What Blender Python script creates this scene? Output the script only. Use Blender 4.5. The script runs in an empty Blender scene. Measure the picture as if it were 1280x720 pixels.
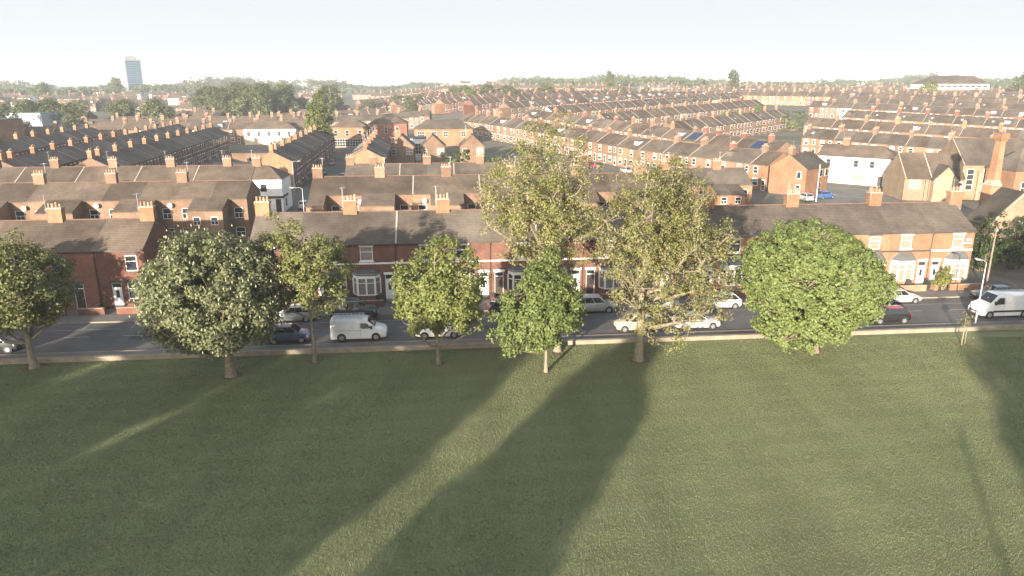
import bpy, math, random
import numpy as np
from mathutils import Vector, Matrix, noise as mnoise
R = math.radians
scene = bpy.context.scene
COL = scene.collection

# ------------------------------------------------------------------ frames
GA = R(5.6)                       # the street grid is turned a little against the camera
def uv(u, v, z=0.0):
    return Vector((u*math.cos(GA)-v*math.sin(GA), 58.9+u*math.sin(GA)+v*math.cos(GA), z))
def sstep(a, b, x):
    t = min(1, max(0, (x-a)/(b-a))); return t*t*(3-2*t)
def terr(x, y):
    left = 6.0*sstep(330, 760, y) + 7.5*sstep(700, 1500, y)
    t = max(0.0, y-195); right = .042*min(t, 225) + 6.5*sstep(400, 1000, y)      # the streets on the right climb a hill
    return left + (right-left)*sstep(-70, 30, x+.12*(y-195))

# ------------------------------------------------------------------ materials
def newmat(name):
    m = bpy.data.materials.new(name); m.use_nodes = True
    nt = m.node_tree; nt.nodes.clear()
    out = nt.nodes.new('ShaderNodeOutputMaterial'); b = nt.nodes.new('ShaderNodeBsdfPrincipled')
    nt.links.new(b.outputs[0], out.inputs[0])
    return m, nt, b, out
def N(nt, t, **k):
    n = nt.nodes.new(t)
    for a, v in k.items(): setattr(n, a, v)
    return n
def math_n(nt, op, a, b=None):
    n = N(nt, 'ShaderNodeMath', operation=op)
    for i, v in enumerate((a, b)):
        if v is None: continue
        if isinstance(v, (int, float)): n.inputs[i].default_value = v
        else: nt.links.new(v, n.inputs[i])
    return n.outputs[0]
def mixc(nt, fac, a, b, mode='MIX'):
    n = N(nt, 'ShaderNodeMix', data_type='RGBA', blend_type=mode)
    for i, v in ((0, fac), (6, a), (7, b)):
        if isinstance(v, (int, float)): n.inputs[i].default_value = v
        elif isinstance(v, tuple): n.inputs[i].default_value = (*v, 1) if len(v) == 3 else v
        else: nt.links.new(v, n.inputs[i])
    return n.outputs[2]
def noise_n(nt, scale, vec=None, detail=3, rough=.55, w=None):
    n = N(nt, 'ShaderNodeTexNoise'); n.inputs['Scale'].default_value = scale
    n.inputs['Detail'].default_value = detail; n.inputs['Roughness'].default_value = rough
    if vec is not None: nt.links.new(vec, n.inputs['Vector'])
    return n.outputs['Fac']
def ramp(nt, fac, lo, hi, a=0.0, b=1.0):
    n = N(nt, 'ShaderNodeMapRange'); nt.links.new(fac, n.inputs[0])
    n.inputs[1].default_value = lo; n.inputs[2].default_value = hi
    n.inputs[3].default_value = a; n.inputs[4].default_value = b
    return n.outputs[0]
def bump(nt, b, h, strength, dist=.02):
    n = N(nt, 'ShaderNodeBump'); n.inputs['Strength'].default_value = strength; n.inputs['Distance'].default_value = dist
    nt.links.new(h, n.inputs['Height']); nt.links.new(n.outputs[0], b.inputs['Normal'])
def pos(nt): return N(nt, 'ShaderNodeNewGeometry').outputs['Position']
def objc(nt): return N(nt, 'ShaderNodeTexCoord').outputs['Object']
def rnd(nt): return N(nt, 'ShaderNodeObjectInfo').outputs['Random']
MAT = {}
def simple(name, col, rough=.6, metal=0, var=.25, nscale=1.5, randv=.0):
    m, nt, b, o = newmat(name)
    p = pos(nt); f = noise_n(nt, nscale, p, 4)
    c = mixc(nt, ramp(nt, f, .3, .7), tuple(x*(1-var) for x in col), tuple(min(1, x*(1+var*.6)) for x in col))
    if randv:
        r = ramp(nt, rnd(nt), 0, 1, 1-randv, 1+randv*.6)
        c = mixc(nt, 1.0, c, N_gray(nt, r), 'MULTIPLY')
    nt.links.new(c, b.inputs['Base Color'])
    b.inputs['Roughness'].default_value = rough; b.inputs['Metallic'].default_value = metal
    MAT[name] = m; return m
def N_gray(nt, v):
    n = N(nt, 'ShaderNodeCombineColor')
    for i in range(3): nt.links.new(v, n.inputs[i])
    return n.outputs[0]
def brick(name, c1, c2, mortar=(.30, .26, .22), var=.22):
    m, nt, b, o = newmat(name)
    oc = objc(nt); s = N(nt, 'ShaderNodeSeparateXYZ'); nt.links.new(oc, s.inputs[0])
    cb = N(nt, 'ShaderNodeCombineXYZ'); nt.links.new(math_n(nt, 'ADD', s.outputs[0], s.outputs[1]), cb.inputs[0]); nt.links.new(s.outputs[2], cb.inputs[1])
    bt = N(nt, 'ShaderNodeTexBrick'); nt.links.new(cb.outputs[0], bt.inputs['Vector'])
    bt.inputs['Scale'].default_value = 1.0; bt.inputs['Brick Width'].default_value = .23; bt.inputs['Row Height'].default_value = .078
    bt.inputs['Mortar Size'].default_value = .006; bt.inputs['Color1'].default_value = (*c1, 1); bt.inputs['Color2'].default_value = (*c2, 1)
    bt.inputs['Mortar'].default_value = (*mortar, 1)
    p = pos(nt)
    f = noise_n(nt, .35, p, 5, .65)
    c = mixc(nt, 1.0, bt.outputs['Color'], N_gray(nt, ramp(nt, f, .25, .75, 1-var*1.6, 1+var)), 'MULTIPLY')
    f2 = noise_n(nt, 2.2, p, 4, .7)
    c = mixc(nt, 1.0, c, N_gray(nt, ramp(nt, f2, .3, .75, .82, 1.12)), 'MULTIPLY')
    c = mixc(nt, 1.0, c, N_gray(nt, ramp(nt, rnd(nt), 0, 1, .78, 1.15)), 'MULTIPLY')
    nt.links.new(c, b.inputs['Base Color']); b.inputs['Roughness'].default_value = .9; b.inputs['Specular IOR Level'].default_value = .2
    bump(nt, b, bt.outputs['Fac'], -.25, .01)
    MAT[name] = m; return m
def slate(name, c1, c2):
    m, nt, b, o = newmat(name)
    oc = objc(nt); s = N(nt, 'ShaderNodeSeparateXYZ'); nt.links.new(oc, s.inputs[0])
    cb = N(nt, 'ShaderNodeCombineXYZ'); nt.links.new(s.outputs[0], cb.inputs[0]); nt.links.new(s.outputs[2], cb.inputs[1])
    bt = N(nt, 'ShaderNodeTexBrick'); nt.links.new(cb.outputs[0], bt.inputs['Vector'])
    bt.inputs['Scale'].default_value = 1.0; bt.inputs['Brick Width'].default_value = .32; bt.inputs['Row Height'].default_value = .13
    bt.inputs['Mortar Size'].default_value = .012; bt.inputs['Color1'].default_value = (*c1, 1); bt.inputs['Color2'].default_value = (*c2, 1)
    bt.inputs['Mortar'].default_value = (*(x*.55 for x in c1), 1); bt.inputs['Bias'].default_value = -.1
    p = pos(nt)
    f = noise_n(nt, .45, p, 5, .65)
    c = mixc(nt, 1.0, bt.outputs['Color'], N_gray(nt, ramp(nt, f, .25, .75, .62, 1.3)), 'MULTIPLY')
    c = mixc(nt, 1.0, c, N_gray(nt, ramp(nt, noise_n(nt, .13, p, 1), .35, .65, .82, 1.2)), 'MULTIPLY')
    moss = ramp(nt, noise_n(nt, 1.3, p, 5, .7), .58, .75)
    c = mixc(nt, math_n(nt, 'MULTIPLY', moss, .35), c, (.13, .115, .075))
    c = mixc(nt, 1.0, c, N_gray(nt, ramp(nt, rnd(nt), 0, 1, .72, 1.22)), 'MULTIPLY')
    nt.links.new(c, b.inputs['Base Color']); b.inputs['Roughness'].default_value = .85; b.inputs['Specular IOR Level'].default_value = .2
    bump(nt, b, bt.outputs['Fac'], -.5, .02)
    MAT[name] = m; return m
def leafmat(name, c1, c2, transl=.25, nscale=.6):
    m, nt, b, o = newmat(name)
    p = pos(nt); f = noise_n(nt, nscale, p, 3); f2 = noise_n(nt, 6.0, p, 1)
    c = mixc(nt, ramp(nt, f, .3, .7), c1, c2)
    c = mixc(nt, 1.0, c, N_gray(nt, ramp(nt, f2, .3, .7, .7, 1.3)), 'MULTIPLY')
    c = mixc(nt, 1.0, c, N_gray(nt, ramp(nt, rnd(nt), 0, 1, .8, 1.18)), 'MULTIPLY')
    nt.links.new(c, b.inputs['Base Color']); b.inputs['Roughness'].default_value = .55; b.inputs['Specular IOR Level'].default_value = .3
    t = N(nt, 'ShaderNodeBsdfTranslucent'); nt.links.new(c, t.inputs[0])
    mx = N(nt, 'ShaderNodeMixShader'); mx.inputs[0].default_value = transl
    nt.links.new(b.outputs[0], mx.inputs[1]); nt.links.new(t.outputs[0], mx.inputs[2]); nt.links.new(mx.outputs[0], o.inputs[0])
    MAT[name] = m; return m
def glassy(name, col, rough=.08, spec=.6):
    m, nt, b, o = newmat(name); b.inputs['Base Color'].default_value = (*col, 1); b.inputs['Roughness'].default_value = rough
    b.inputs['Specular IOR Level'].default_value = spec; MAT[name] = m; return m
def paint(name, col, metal=.0, rough=.28):
    m, nt, b, o = newmat(name); p = pos(nt)
    c = mixc(nt, ramp(nt, noise_n(nt, 3, p, 4), .3, .7), tuple(x*.88 for x in col), col)
    nt.links.new(c, b.inputs['Base Color']); b.inputs['Roughness'].default_value = rough; b.inputs['Metallic'].default_value = metal
    b.inputs['Coat Weight'].default_value = .5; b.inputs['Coat Roughness'].default_value = .08; MAT[name] = m; return m

brick('brick_red', (.20, .085, .06), (.16, .068, .05), (.22, .15, .12))
brick('brick_orange', (.295, .16, .094), (.25, .13, .075), (.36, .24, .16))
brick('brick_dark', (.185, .082, .06), (.15, .068, .052), (.2, .15, .12))
brick('brick_mid', (.215, .138, .094), (.175, .108, .074), (.3, .22, .16))
brick('brick_buff', (.29, .215, .145), (.25, .18, .12), (.33, .27, .2))
slate('slate', (.108, .090, .074), (.088, .074, .063))
slate('slate_brown', (.122, .094, .073), (.10, .078, .062))
slate('slate_blue', (.118, .096, .079), (.10, .083, .07))
simple('render_white', (.72, .70, .66), .85, 0, .12, 1.2, .05)
simple('render_cream', (.62, .53, .38), .85, 0, .15, 1.2, .1)
simple('render_grey', (.34, .36, .40), .85, 0, .15, 1.2, .1)
simple('white_trim', (.76, .75, .72), .5, 0, .08)
simple('dark_trim', (.05, .045, .045), .6, 0, .2)
simple('mortar', (.33, .30, .26), .9, 0, .25, 2)
simple('stone_trim', (.33, .27, .21), .85, 0, .25, 2)
simple('ridge_tile', (.16, .09, .065), .8, 0, .3, 2)
simple('pot', (.30, .165, .10), .85, 0, .35, 4)
simple('pot_cream', (.38, .30, .21), .85, 0, .35, 4)
simple('black_plastic', (.025, .025, .027), .5, 0, .2)
simple('door_white', (.75, .74, .72), .4, 0, .06)
simple('door_dark', (.05, .035, .03), .4, 0, .2)
simple('door_red', (.22, .03, .025), .4, 0, .2)
simple('curtain', (.21, .185, .155), .6, 0, .3, 6)
simple('lead', (.10, .10, .102), .6, 0, .25, 2)
simple('rubber', (.02, .02, .021), .85, 0, .2, 8)
simple('alloy', (.52, .52, .53), .35, .7, .1)
simple('metal_grey', (.36, .37, .38), .45, .5, .15)
simple('wood_pole', (.20, .15, .11), .85, 0, .3, 3)
simple('bark', (.20, .155, .11), .95, 0, .4, 5)
simple('bark_pale', (.21, .175, .12), .95, 0, .35, 4)
simple('soil', (.13, .085, .055), 1, 0, .4, 4)
simple('steel_green', (.16, .25, .22), .6, 0, .2)
simple('concrete', (.40, .37, .33), .9, 0, .2, .8)
simple('flat_felt', (.055, .055, .06), .9, 0, .3, .7)
simple('kerb_stone', (.25, .21, .16), .9, 0, .25, 1.5)
simple('coping', (.25, .205, .15), .9, 0, .25, 1.5)
simple('line_white', (.36, .355, .34), .8, 0, .35, 3)
glassy('glass', (.03, .034, .04), .07, .7)
glassy('car_glass', (.018, .02, .023), .05, .8)
glassy('solar', (.012, .02, .06), .15, .6)
glassy('lamp_lens', (.75, .75, .72), .15, .6)
glassy('tail_lens', (.32, .015, .012), .2, .6)
glassy('tower_glass', (.035, .11, .19), .25, .6)
paint('car_silver', (.48, .49, .50), .35)
paint('car_white', (.78, .78, .77))
paint('car_dark', (.035, .042, .045), .2)
paint('car_blue', (.12, .15, .20), .4)
paint('car_bright_blue', (.05, .12, .34), .2)
paint('car_gold', (.60, .53, .38), .25)
paint('car_red', (.30, .03, .05), .1)
paint('car_black', (.02, .02, .022), .1)
leafmat('leaf_maple', (.17, .19, .062), (.23, .24, .09), .4)
leafmat('leaf_chestnut', (.145, .168, .08), (.20, .215, .115), .38)
leafmat('leaf_bright', (.155, .208, .062), (.198, .245, .082), .38)
leafmat('leaf_young', (.165, .195, .058), (.215, .24, .08), .4)
leafmat('leaf_olive', (.185, .185, .08), (.235, .22, .105), .38)
leafmat('leaf_olive_tip', (.17, .19, .045), (.21, .215, .065), .35)
leafmat('leaf_dark', (.028, .05, .015), (.05, .075, .022))
leafmat('leaf_far', (.07, .092, .035), (.115, .13, .055), .2, .05)
leafmat('leaf_far_pale', (.10, .13, .035), (.14, .16, .05), .2, .1)
simple('blossom', (.30, .31, .19), .8, 0, .15, 5)

def asphalt(name, c, big=.25):
    m, nt, b, o = newmat(name); p = pos(nt)
    f = noise_n(nt, .22, p, 6, .65); g = noise_n(nt, 9, p, 4, .7)
    c1 = mixc(nt, ramp(nt, f, .3, .7), tuple(x*(1-big) for x in c), tuple(x*(1+big) for x in c))
    c1 = mixc(nt, 1.0, c1, N_gray(nt, ramp(nt, g, .3, .7, .85, 1.15)), 'MULTIPLY')
    nt.links.new(c1, b.inputs['Base Color']); b.inputs['Roughness'].default_value = .85
    bump(nt, b, g, .3, .01); MAT[name] = m
asphalt('asphalt', (.092, .087, .084), .4); asphalt('asphalt_old', (.085, .080, .076)); asphalt('paving', (.135, .125, .115)); asphalt('carpark', (.14, .13, .115))
simple('tar_patch', (.05, .048, .047), .85, 0, .3, 2)
def groundmat():
    m, nt, b, o = newmat('ground_mix'); p = pos(nt)
    f = noise_n(nt, .04, p, 6, .6); g = noise_n(nt, .35, p, 5, .65)
    c = mixc(nt, ramp(nt, g, .35, .65), (.085, .075, .062), (.14, .12, .10))
    c = mixc(nt, ramp(nt, f, .5, .62), c, (.05, .07, .026))
    s = N(nt, 'ShaderNodeSeparateXYZ'); nt.links.new(p, s.inputs[0])
    far = ramp(nt, s.outputs[1], 380, 520)
    c = mixc(nt, far, c, mixc(nt, ramp(nt, g, .4, .6), (.05, .068, .026), (.08, .08, .045)))
    nt.links.new(c, b.inputs['Base Color']); b.inputs['Roughness'].default_value = 1; MAT['ground_mix'] = m
groundmat()
def lawnmat(name, blade):
    m, nt, b, o = newmat(name); p = pos(nt)
    mp = N(nt, 'ShaderNodeMapping'); nt.links.new(p, mp.inputs[0]); mp.inputs['Rotation'].default_value = (0, 0, R(32)); mp.inputs['Scale'].default_value = (1, .22, 1)
    f = noise_n(nt, .09, p, 5, .6); g = noise_n(nt, .9, mp.outputs[0], 5, .65); h = noise_n(nt, .28, mp.outputs[0], 3, .5)
    c = mixc(nt, ramp(nt, f, .35, .65), (.138, .158, .078), (.165, .18, .092))
    c = mixc(nt, ramp(nt, g, .45, .72, 0, .55), c, (.165, .175, .092))
    c = mixc(nt, 1.0, c, N_gray(nt, ramp(nt, h, .35, .65, .92, 1.1)), 'MULTIPLY')
    wv = N(nt, 'ShaderNodeTexWave', wave_type='BANDS', bands_direction='Y'); mp2 = N(nt, 'ShaderNodeMapping'); nt.links.new(p, mp2.inputs[0]); mp2.inputs['Rotation'].default_value = (0, 0, R(-9))
    nt.links.new(mp2.outputs[0], wv.inputs['Vector']); wv.inputs['Scale'].default_value = .13; wv.inputs['Distortion'].default_value = 1.2; wv.inputs['Detail'].default_value = 2; wv.inputs['Detail Scale'].default_value = .6
    c = mixc(nt, 1.0, c, N_gray(nt, ramp(nt, wv.outputs['Fac'], .2, .8, .975, 1.03)), 'MULTIPLY')       # mowing stripes
    dry = ramp(nt, noise_n(nt, .16, p, 6, .7), .56, .72)
    c = mixc(nt, math_n(nt, 'MULTIPLY', dry, .55), c, (.17, .155, .085))                                # dry patches
    if blade: c = mixc(nt, 1.0, c, N_gray(nt, ramp(nt, noise_n(nt, 5, p, 4, .7), .3, .7, .86, 1.16)), 'MULTIPLY')
    nt.links.new(c, b.inputs['Base Color']); b.inputs['Roughness'].default_value = .8; b.inputs['Specular IOR Level'].default_value = .15
    if not blade: bump(nt, b, noise_n(nt, 12, p, 5, .7), .2, .03)
    if blade:
        t = N(nt, 'ShaderNodeBsdfTranslucent'); nt.links.new(c, t.inputs[0]); mx = N(nt, 'ShaderNodeMixShader'); mx.inputs[0].default_value = .25
        nt.links.new(b.outputs[0], mx.inputs[1]); nt.links.new(t.outputs[0], mx.inputs[2]); nt.links.new(mx.outputs[0], o.inputs[0])
    MAT[name] = m
lawnmat('lawn', False); lawnmat('grass_blade', True)

# ------------------------------------------------------------------ mesh helpers
class MB:
    def __init__(s): s.v = []; s.f = []; s.m = []; s.mats = []
    def mi(s, name):
        if name not in s.mats: s.mats.append(name)
        return s.mats.index(name)
    def poly(s, pts, mat):
        b = len(s.v); s.v += [tuple(p) for p in pts]; s.f.append(tuple(range(b, b+len(pts)))); s.m.append(s.mi(mat))
    def box(s, x0, x1, y0, y1, z0, z1, mat, skip=''):
        p = [(x, y, z) for z in (z0, z1) for y in (y0, y1) for x in (x0, x1)]
        F = {'b': (0, 2, 3, 1), 't': (4, 5, 7, 6), 'f': (0, 1, 5, 4), 'k': (2, 6, 7, 3), 'l': (0, 4, 6, 2), 'r': (1, 3, 7, 5)}
        b = len(s.v); s.v += p; k = s.mi(mat)
        for n, f in F.items():
            if n in skip: continue
            s.f.append(tuple(b+i for i in f)); s.m.append(k)
    def prism(s, pts, ext, mat):            # polygon pts (3D) extruded by vector ext
        e = Vector(ext); a = [Vector(p) for p in pts]; q = [p+e for p in a]; n = len(a)
        b = len(s.v); s.v += [tuple(p) for p in a+q]; k = s.mi(mat)
        s.f.append(tuple(b+i for i in reversed(range(n)))); s.m.append(k)
        s.f.append(tuple(b+n+i for i in range(n))); s.m.append(k)
        for i in range(n):
            j = (i+1) % n; s.f.append((b+i, b+j, b+n+j, b+n+i)); s.m.append(k)
    def tube(s, pts, rad, mat, n=6, caps=True):
        pts = [Vector(p) for p in pts]; k = s.mi(mat); rings = []; ref = Vector((.31, .17, .93)).normalized()
        for i, p in enumerate(pts):
            d = (pts[min(i+1, len(pts)-1)]-pts[max(i-1, 0)])
            if d.length < 1e-6: d = Vector((0, 0, 1))
            d.normalize(); a = d.cross(ref)
            if a.length < .05: a = d.cross(Vector((1, 0, 0)))
            a.normalize(); c = d.cross(a); b = len(s.v)
            for j in range(n):
                t = 2*math.pi*j/n; s.v.append(tuple(p+(a*math.cos(t)+c*math.sin(t))*rad[i]))
            rings.append(b)
        for i in range(len(rings)-1):
            for j in range(n):
                j2 = (j+1) % n
                s.f.append((rings[i]+j, rings[i]+j2, rings[i+1]+j2, rings[i+1]+j)); s.m.append(k)
        if caps:
            s.f.append(tuple(rings[0]+j for j in reversed(range(n)))); s.m.append(k)
            s.f.append(tuple(rings[-1]+j for j in range(n))); s.m.append(k)
    def wall(s, p0, ax, w, z0, z1, holes, mat, depth=.14, nrm=None):
        # facade in the plane p0 + ax*t, with rectangular openings and reveals going inward (-nrm)
        p0 = Vector(p0); ax = Vector(ax); up = Vector((0, 0, 1)); nrm = Vector(nrm)
        xs = sorted({0, w, *[h[0] for h in holes], *[h[1] for h in holes]}); zs = sorted({z0, z1, *[h[2] for h in holes], *[h[3] for h in holes]})
        P = lambda x, z, d=0: p0+ax*x+up*z-nrm*d
        for i in range(len(xs)-1):
            for j in range(len(zs)-1):
                cx, cz = (xs[i]+xs[i+1])/2, (zs[j]+zs[j+1])/2
                if any(h[0] < cx < h[1] and h[2] < cz < h[3] for h in holes): continue
                s.poly([P(xs[i], zs[j]), P(xs[i+1], zs[j]), P(xs[i+1], zs[j+1]), P(xs[i], zs[j+1])], mat)
        for a, b, c, d in holes:
            s.poly([P(a, c), P(b, c), P(b, c, depth), P(a, c, depth)], mat); s.poly([P(a, d), P(a, d, depth), P(b, d, depth), P(b, d)], mat)
            s.poly([P(a, c), P(a, c, depth), P(a, d, depth), P(a, d)], mat); s.poly([P(b, c), P(b, d), P(b, d, depth), P(b, c, depth)], mat)
    def add(s, o, M):
        b = len(s.v); s.v += [tuple(M @ Vector(p)) for p in o.v]
        km = [s.mi(n) for n in o.mats]
        s.f += [tuple(b+i for i in f) for f in o.f]; s.m += [km[i] for i in o.m]
    def mesh(s, name, smooth=None):
        me = bpy.data.meshes.new(name); me.from_pydata(s.v, [], s.f)
        for n in s.mats: me.materials.append(MAT[n])
        me.polygons.foreach_set('material_index', s.m)
        if smooth is not None:
            me.shade_smooth(); me.set_sharp_from_angle(angle=R(smooth))
        me.update(); return me
def link(name, data, parent=None, loc=(0, 0, 0), rz=0):
    o = bpy.data.objects.new(name, data); COL.objects.link(o); o.parent = parent; o.location = loc; o.rotation_euler = (0, 0, rz); return o
def tag(o, label, cat, group=None):
    o['label'] = label; o['category'] = cat
    if group: o['group'] = group
    return o
def kind(o, k): o['kind'] = k; return o
def array_mesh(name, V, nper, mat):
    me = bpy.data.meshes.new(name); nv = len(V); nf = nv//nper
    me.vertices.add(nv); me.vertices.foreach_set('co', np.ascontiguousarray(V, dtype=np.float32).ravel())
    me.loops.add(nv); me.loops.foreach_set('vertex_index', np.arange(nv, dtype=np.int32))
    me.polygons.add(nf); me.polygons.foreach_set('loop_start', np.arange(0, nv, nper, dtype=np.int32))
    try: me.polygons.foreach_set('loop_total', np.full(nf, nper, dtype=np.int32))
    except Exception: pass
    me.materials.append(MAT[mat]); me.update(calc_edges=True); return me

# ------------------------------------------------------------------ camera, sun, sky
cam = bpy.data.cameras.new('camera'); cam.sensor_width = 36; cam.lens = 36*900/1280; cam.clip_start = .1; cam.clip_end = 12000
co = link('camera', cam, None, (0, 0, 22)); co.rotation_euler = (R(90-15.8), 0, 0); scene.camera = co
SUN_AZ, SUN_EL = R(23.9), R(9.5)       # light travels towards (sin az, cos az)
sun = bpy.data.lights.new('sun', 'SUN'); sun.energy = 5.0; sun.angle = R(.5); sun.color = (1, .86, .69)
so = link('sun', sun); d = Vector((math.sin(SUN_AZ)*math.cos(SUN_EL), math.cos(SUN_AZ)*math.cos(SUN_EL), -math.sin(SUN_EL)))
so.rotation_euler = d.to_track_quat('-Z', 'Y').to_euler(); so.location = (-60, -120, 60)
w = bpy.data.worlds.new('World'); scene.world = w; w.use_nodes = True; nt = w.node_tree; nt.nodes.clear()
out = nt.nodes.new('ShaderNodeOutputWorld'); bg = nt.nodes.new('ShaderNodeBackground'); sky = nt.nodes.new('ShaderNodeTexSky')
sky.sky_type = 'NISHITA'; sky.sun_disc = False; sky.sun_elevation = SUN_EL; sky.sun_rotation = math.pi+SUN_AZ
sky.air_density = 1.0; sky.dust_density = 2.5; sky.ozone_density = 1.0; sky.altitude = 50
hs = nt.nodes.new('ShaderNodeHueSaturation'); hs.inputs['Saturation'].default_value = .6
nt.links.new(sky.outputs[0], hs.inputs['Color'])
# pale hazy band of sky low over the horizon, on every side
tc = nt.nodes.new('ShaderNodeTexCoord'); sx = nt.nodes.new('ShaderNodeSeparateXYZ'); nt.links.new(tc.outputs['Generated'], sx.inputs[0])
mr = nt.nodes.new('ShaderNodeMapRange'); mr.interpolation_type = 'SMOOTHSTEP'; nt.links.new(sx.outputs[2], mr.inputs[0]); mr.inputs[1].default_value = .12; mr.inputs[2].default_value = .42; mr.inputs[3].default_value = 1; mr.inputs[4].default_value = 0
mx = nt.nodes.new('ShaderNodeMix'); mx.data_type = 'RGBA'; nt.links.new(mr.outputs[0], mx.inputs[0]); nt.links.new(hs.outputs[0], mx.inputs[6]); mx.inputs[7].default_value = (1.64, 1.79, 1.86, 1)
nt.links.new(mx.outputs[2], bg.inputs[0]); bg.inputs[1].default_value = .14
nt.links.new(bg.outputs[0], out.inputs[0])
vs = scene.view_settings; vs.view_transform = 'Standard'; vs.look = 'None'; vs.exposure = 1.8; vs.gamma = 1; vs.use_curve_mapping = False
scene.cycles.max_bounces = 6; scene.cycles.diffuse_bounces = 3; scene.cycles.glossy_bounces = 2; scene.cycles.transmission_bounces = 3; scene.cycles.volume_bounces = 0
scene.cycles.transparent_max_bounces = 4; scene.cycles.use_denoising = True

# ------------------------------------------------------------------ ground, road
def sheet(name, pts, z, mat, k='structure'):
    m = MB(); m.poly([(p.x, p.y, z) for p in pts], mat); return kind(link(name, m.mesh(name)), k)
ys = [-400, -150, -40, 20, 100, 180] + [195+i*15 for i in range(0, 21)] + [510+i*30 for i in range(0, 35)] + [1700, 2200, 3000, 4500, 7000]
xs = [-7000, -3000, -1200, -600] + list(range(-400, 401, 25)) + [500, 800, 1200, 3000, 7000]
m = MB(); k = m.mi('ground_mix')
for y in ys:
    for x in xs: m.v.append((x, y, terr(x, y)))
for j in range(len(ys)-1):
    for i in range(len(xs)-1):
        a = j*len(xs)+i; m.f.append((a, a+1, a+1+len(xs), a+len(xs))); m.m.append(k)
kind(link('ground', m.mesh('ground')), 'structure')
def slab(name, u0, u1, v0, v1, z, mat): return sheet(name, [uv(u0, v0), uv(u1, v0), uv(u1, v1), uv(u0, v1)], z, mat)
slab('lawn', -400, 400, -400, -.02, .004, 'lawn')
slab('road', -300, 300, 2.15, 10.35, .004, 'asphalt')
def raised(name, u0, u1, v0, v1, h, mat, km='kerb_stone', kerb=None):
    m = MB(); A = [uv(u0, v0), uv(u1, v0), uv(u1, v1), uv(u0, v1)]
    m.prism([(p.x, p.y, -.02) for p in A], (0, 0, h+.02), mat)
    if kerb:
        B = [uv(u0, kerb[0]), uv(u1, kerb[0]), uv(u1, kerb[1]), uv(u0, kerb[1])]
        m.prism([(p.x, p.y, -.02) for p in B], (0, 0, h+.024), km)
    return kind(link(name, m.mesh(name)), 'structure')
raised('pavement', -300, 300, .34, 1.98, .11, 'paving', kerb=(2.0, 2.14))
raised('pavement', -300, -35.2, 10.52, 12.7, .11, 'paving', kerb=(10.36, 10.5))
raised('pavement', -25.2, 300, 10.52, 12.7, .11, 'paving', kerb=(10.36, 10.5))
# side street with its pavements
slab('side_street', -33.6, -27.0, 10.36, 47, .008, 'asphalt_old')
slab('back_street', -140, 60, 57.5, 68.5, .006, 'asphalt_old')
slab('upper_street', -36.0, -27.6, 68.6, 200, .008, 'asphalt_old')
slab('rear_alley', -120, 54, 31.5, 35, .005, 'concrete')
# painted markings
m = MB()
def mark(u0, u1, v0, v1, z=.012):
    A = [uv(u0, v0), uv(u1, v0), uv(u1, v1), uv(u0, v1)]; m.poly([(p.x, p.y, z) for p in A], 'line_white')
u = -80
while u < 90:
    mark(u, u+2.2, 6.25, 6.36); u += 5.0
for a, b in ((-48, -36), (-24.5, -1), (2, 30), (36, 54)): mark(a, b, 8.33, 8.40)
for a in np.arange(-48, -35, 4.3): mark(a, a+.07, 8.4, 10.2)
for a in np.arange(-33.2, -27.4, .9): mark(a, a+.55, 10.55, 10.68)
mark(-33.3, -33.2, 10.9, 30); mark(-30.4, -30.3, 12, 20)
kind(link('road_markings', m.mesh('road_markings')), 'structure')
for i, (a, b, c, d_) in enumerate([(-46, -43.5, 4.4, 6.0), (-20, -12, 6.6, 7.5), (-3, 4.5, 4.9, 5.6), (13, 14.6, 6.8, 8.2), (27, 34, 4.6, 5.3), (40, 42, 6.5, 7.9), (-34, -31, 5.2, 7.0)]):
    slab('road_patch', a, b, c, d_, .008, 'asphalt' if i % 2 else 'tar_patch')

# ------------------------------------------------------------------ houses
class Proto:
    def __init__(s): s.n = []
    def put(s, name, mb, parent=-1, smooth=None):
        s.n.append((name, mb.mesh(name, smooth), parent)); return len(s.n)-1
    def place(s, name, loc, rz, label, cat, group=None, swap=None):
        root = link(name, None, None, loc, rz); tag(root, label, cat, group); obs = []
        for nm, me, p in s.n:
            obs.append(link(nm, me, root if p < 0 else obs[p]))
        return root
def win_nodes(P, par, x0, x1, z0, z1, y, out, fr='white_trim', style='sash', pane='glass'):
    # a window set back in an opening of a wall at depth y, facing out (-1 front / +1 rear) along y
    f = MB(); t = .07; ya, yb = (y+.05, y+.12) if out < 0 else (y-.12, y-.05)
    f.box(x0, x0+t, ya, yb, z0, z1, fr); f.box(x1-t, x1, ya, yb, z0, z1, fr)
    f.box(x0+t, x1-t, ya, yb, z0, z0+t, fr); f.box(x0+t, x1-t, ya, yb, z1-t, z1, fr)
    zm = z0+(z1-z0)*(.62 if style == 'top' else .5)
    f.box(x0+t, x1-t, ya+.01, yb-.01, zm-.03, zm+.03, fr)
    if style == 'cross': xm = (x0+x1)/2; f.box(xm-.03, xm+.03, ya+.012, yb-.012, z0+t, zm-.03, fr)
    i = P.put('window', f, par)
    g = MB(); yg = (ya+yb)/2
    g.box(x0+t, x1-t, yg-.01, yg+.01, z0+t, z1-t, pane)
    # net curtain behind the lower half
    yc = yg+.05 if out < 0 else yg-.05
    P.put('pane', g, i)
    return i
def cyl(mb, x, y, z0, z1, r, mat, n=8): mb.tube([(x, y, z0), (x, y, z1)], [r, r*.86], mat, n)
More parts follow.
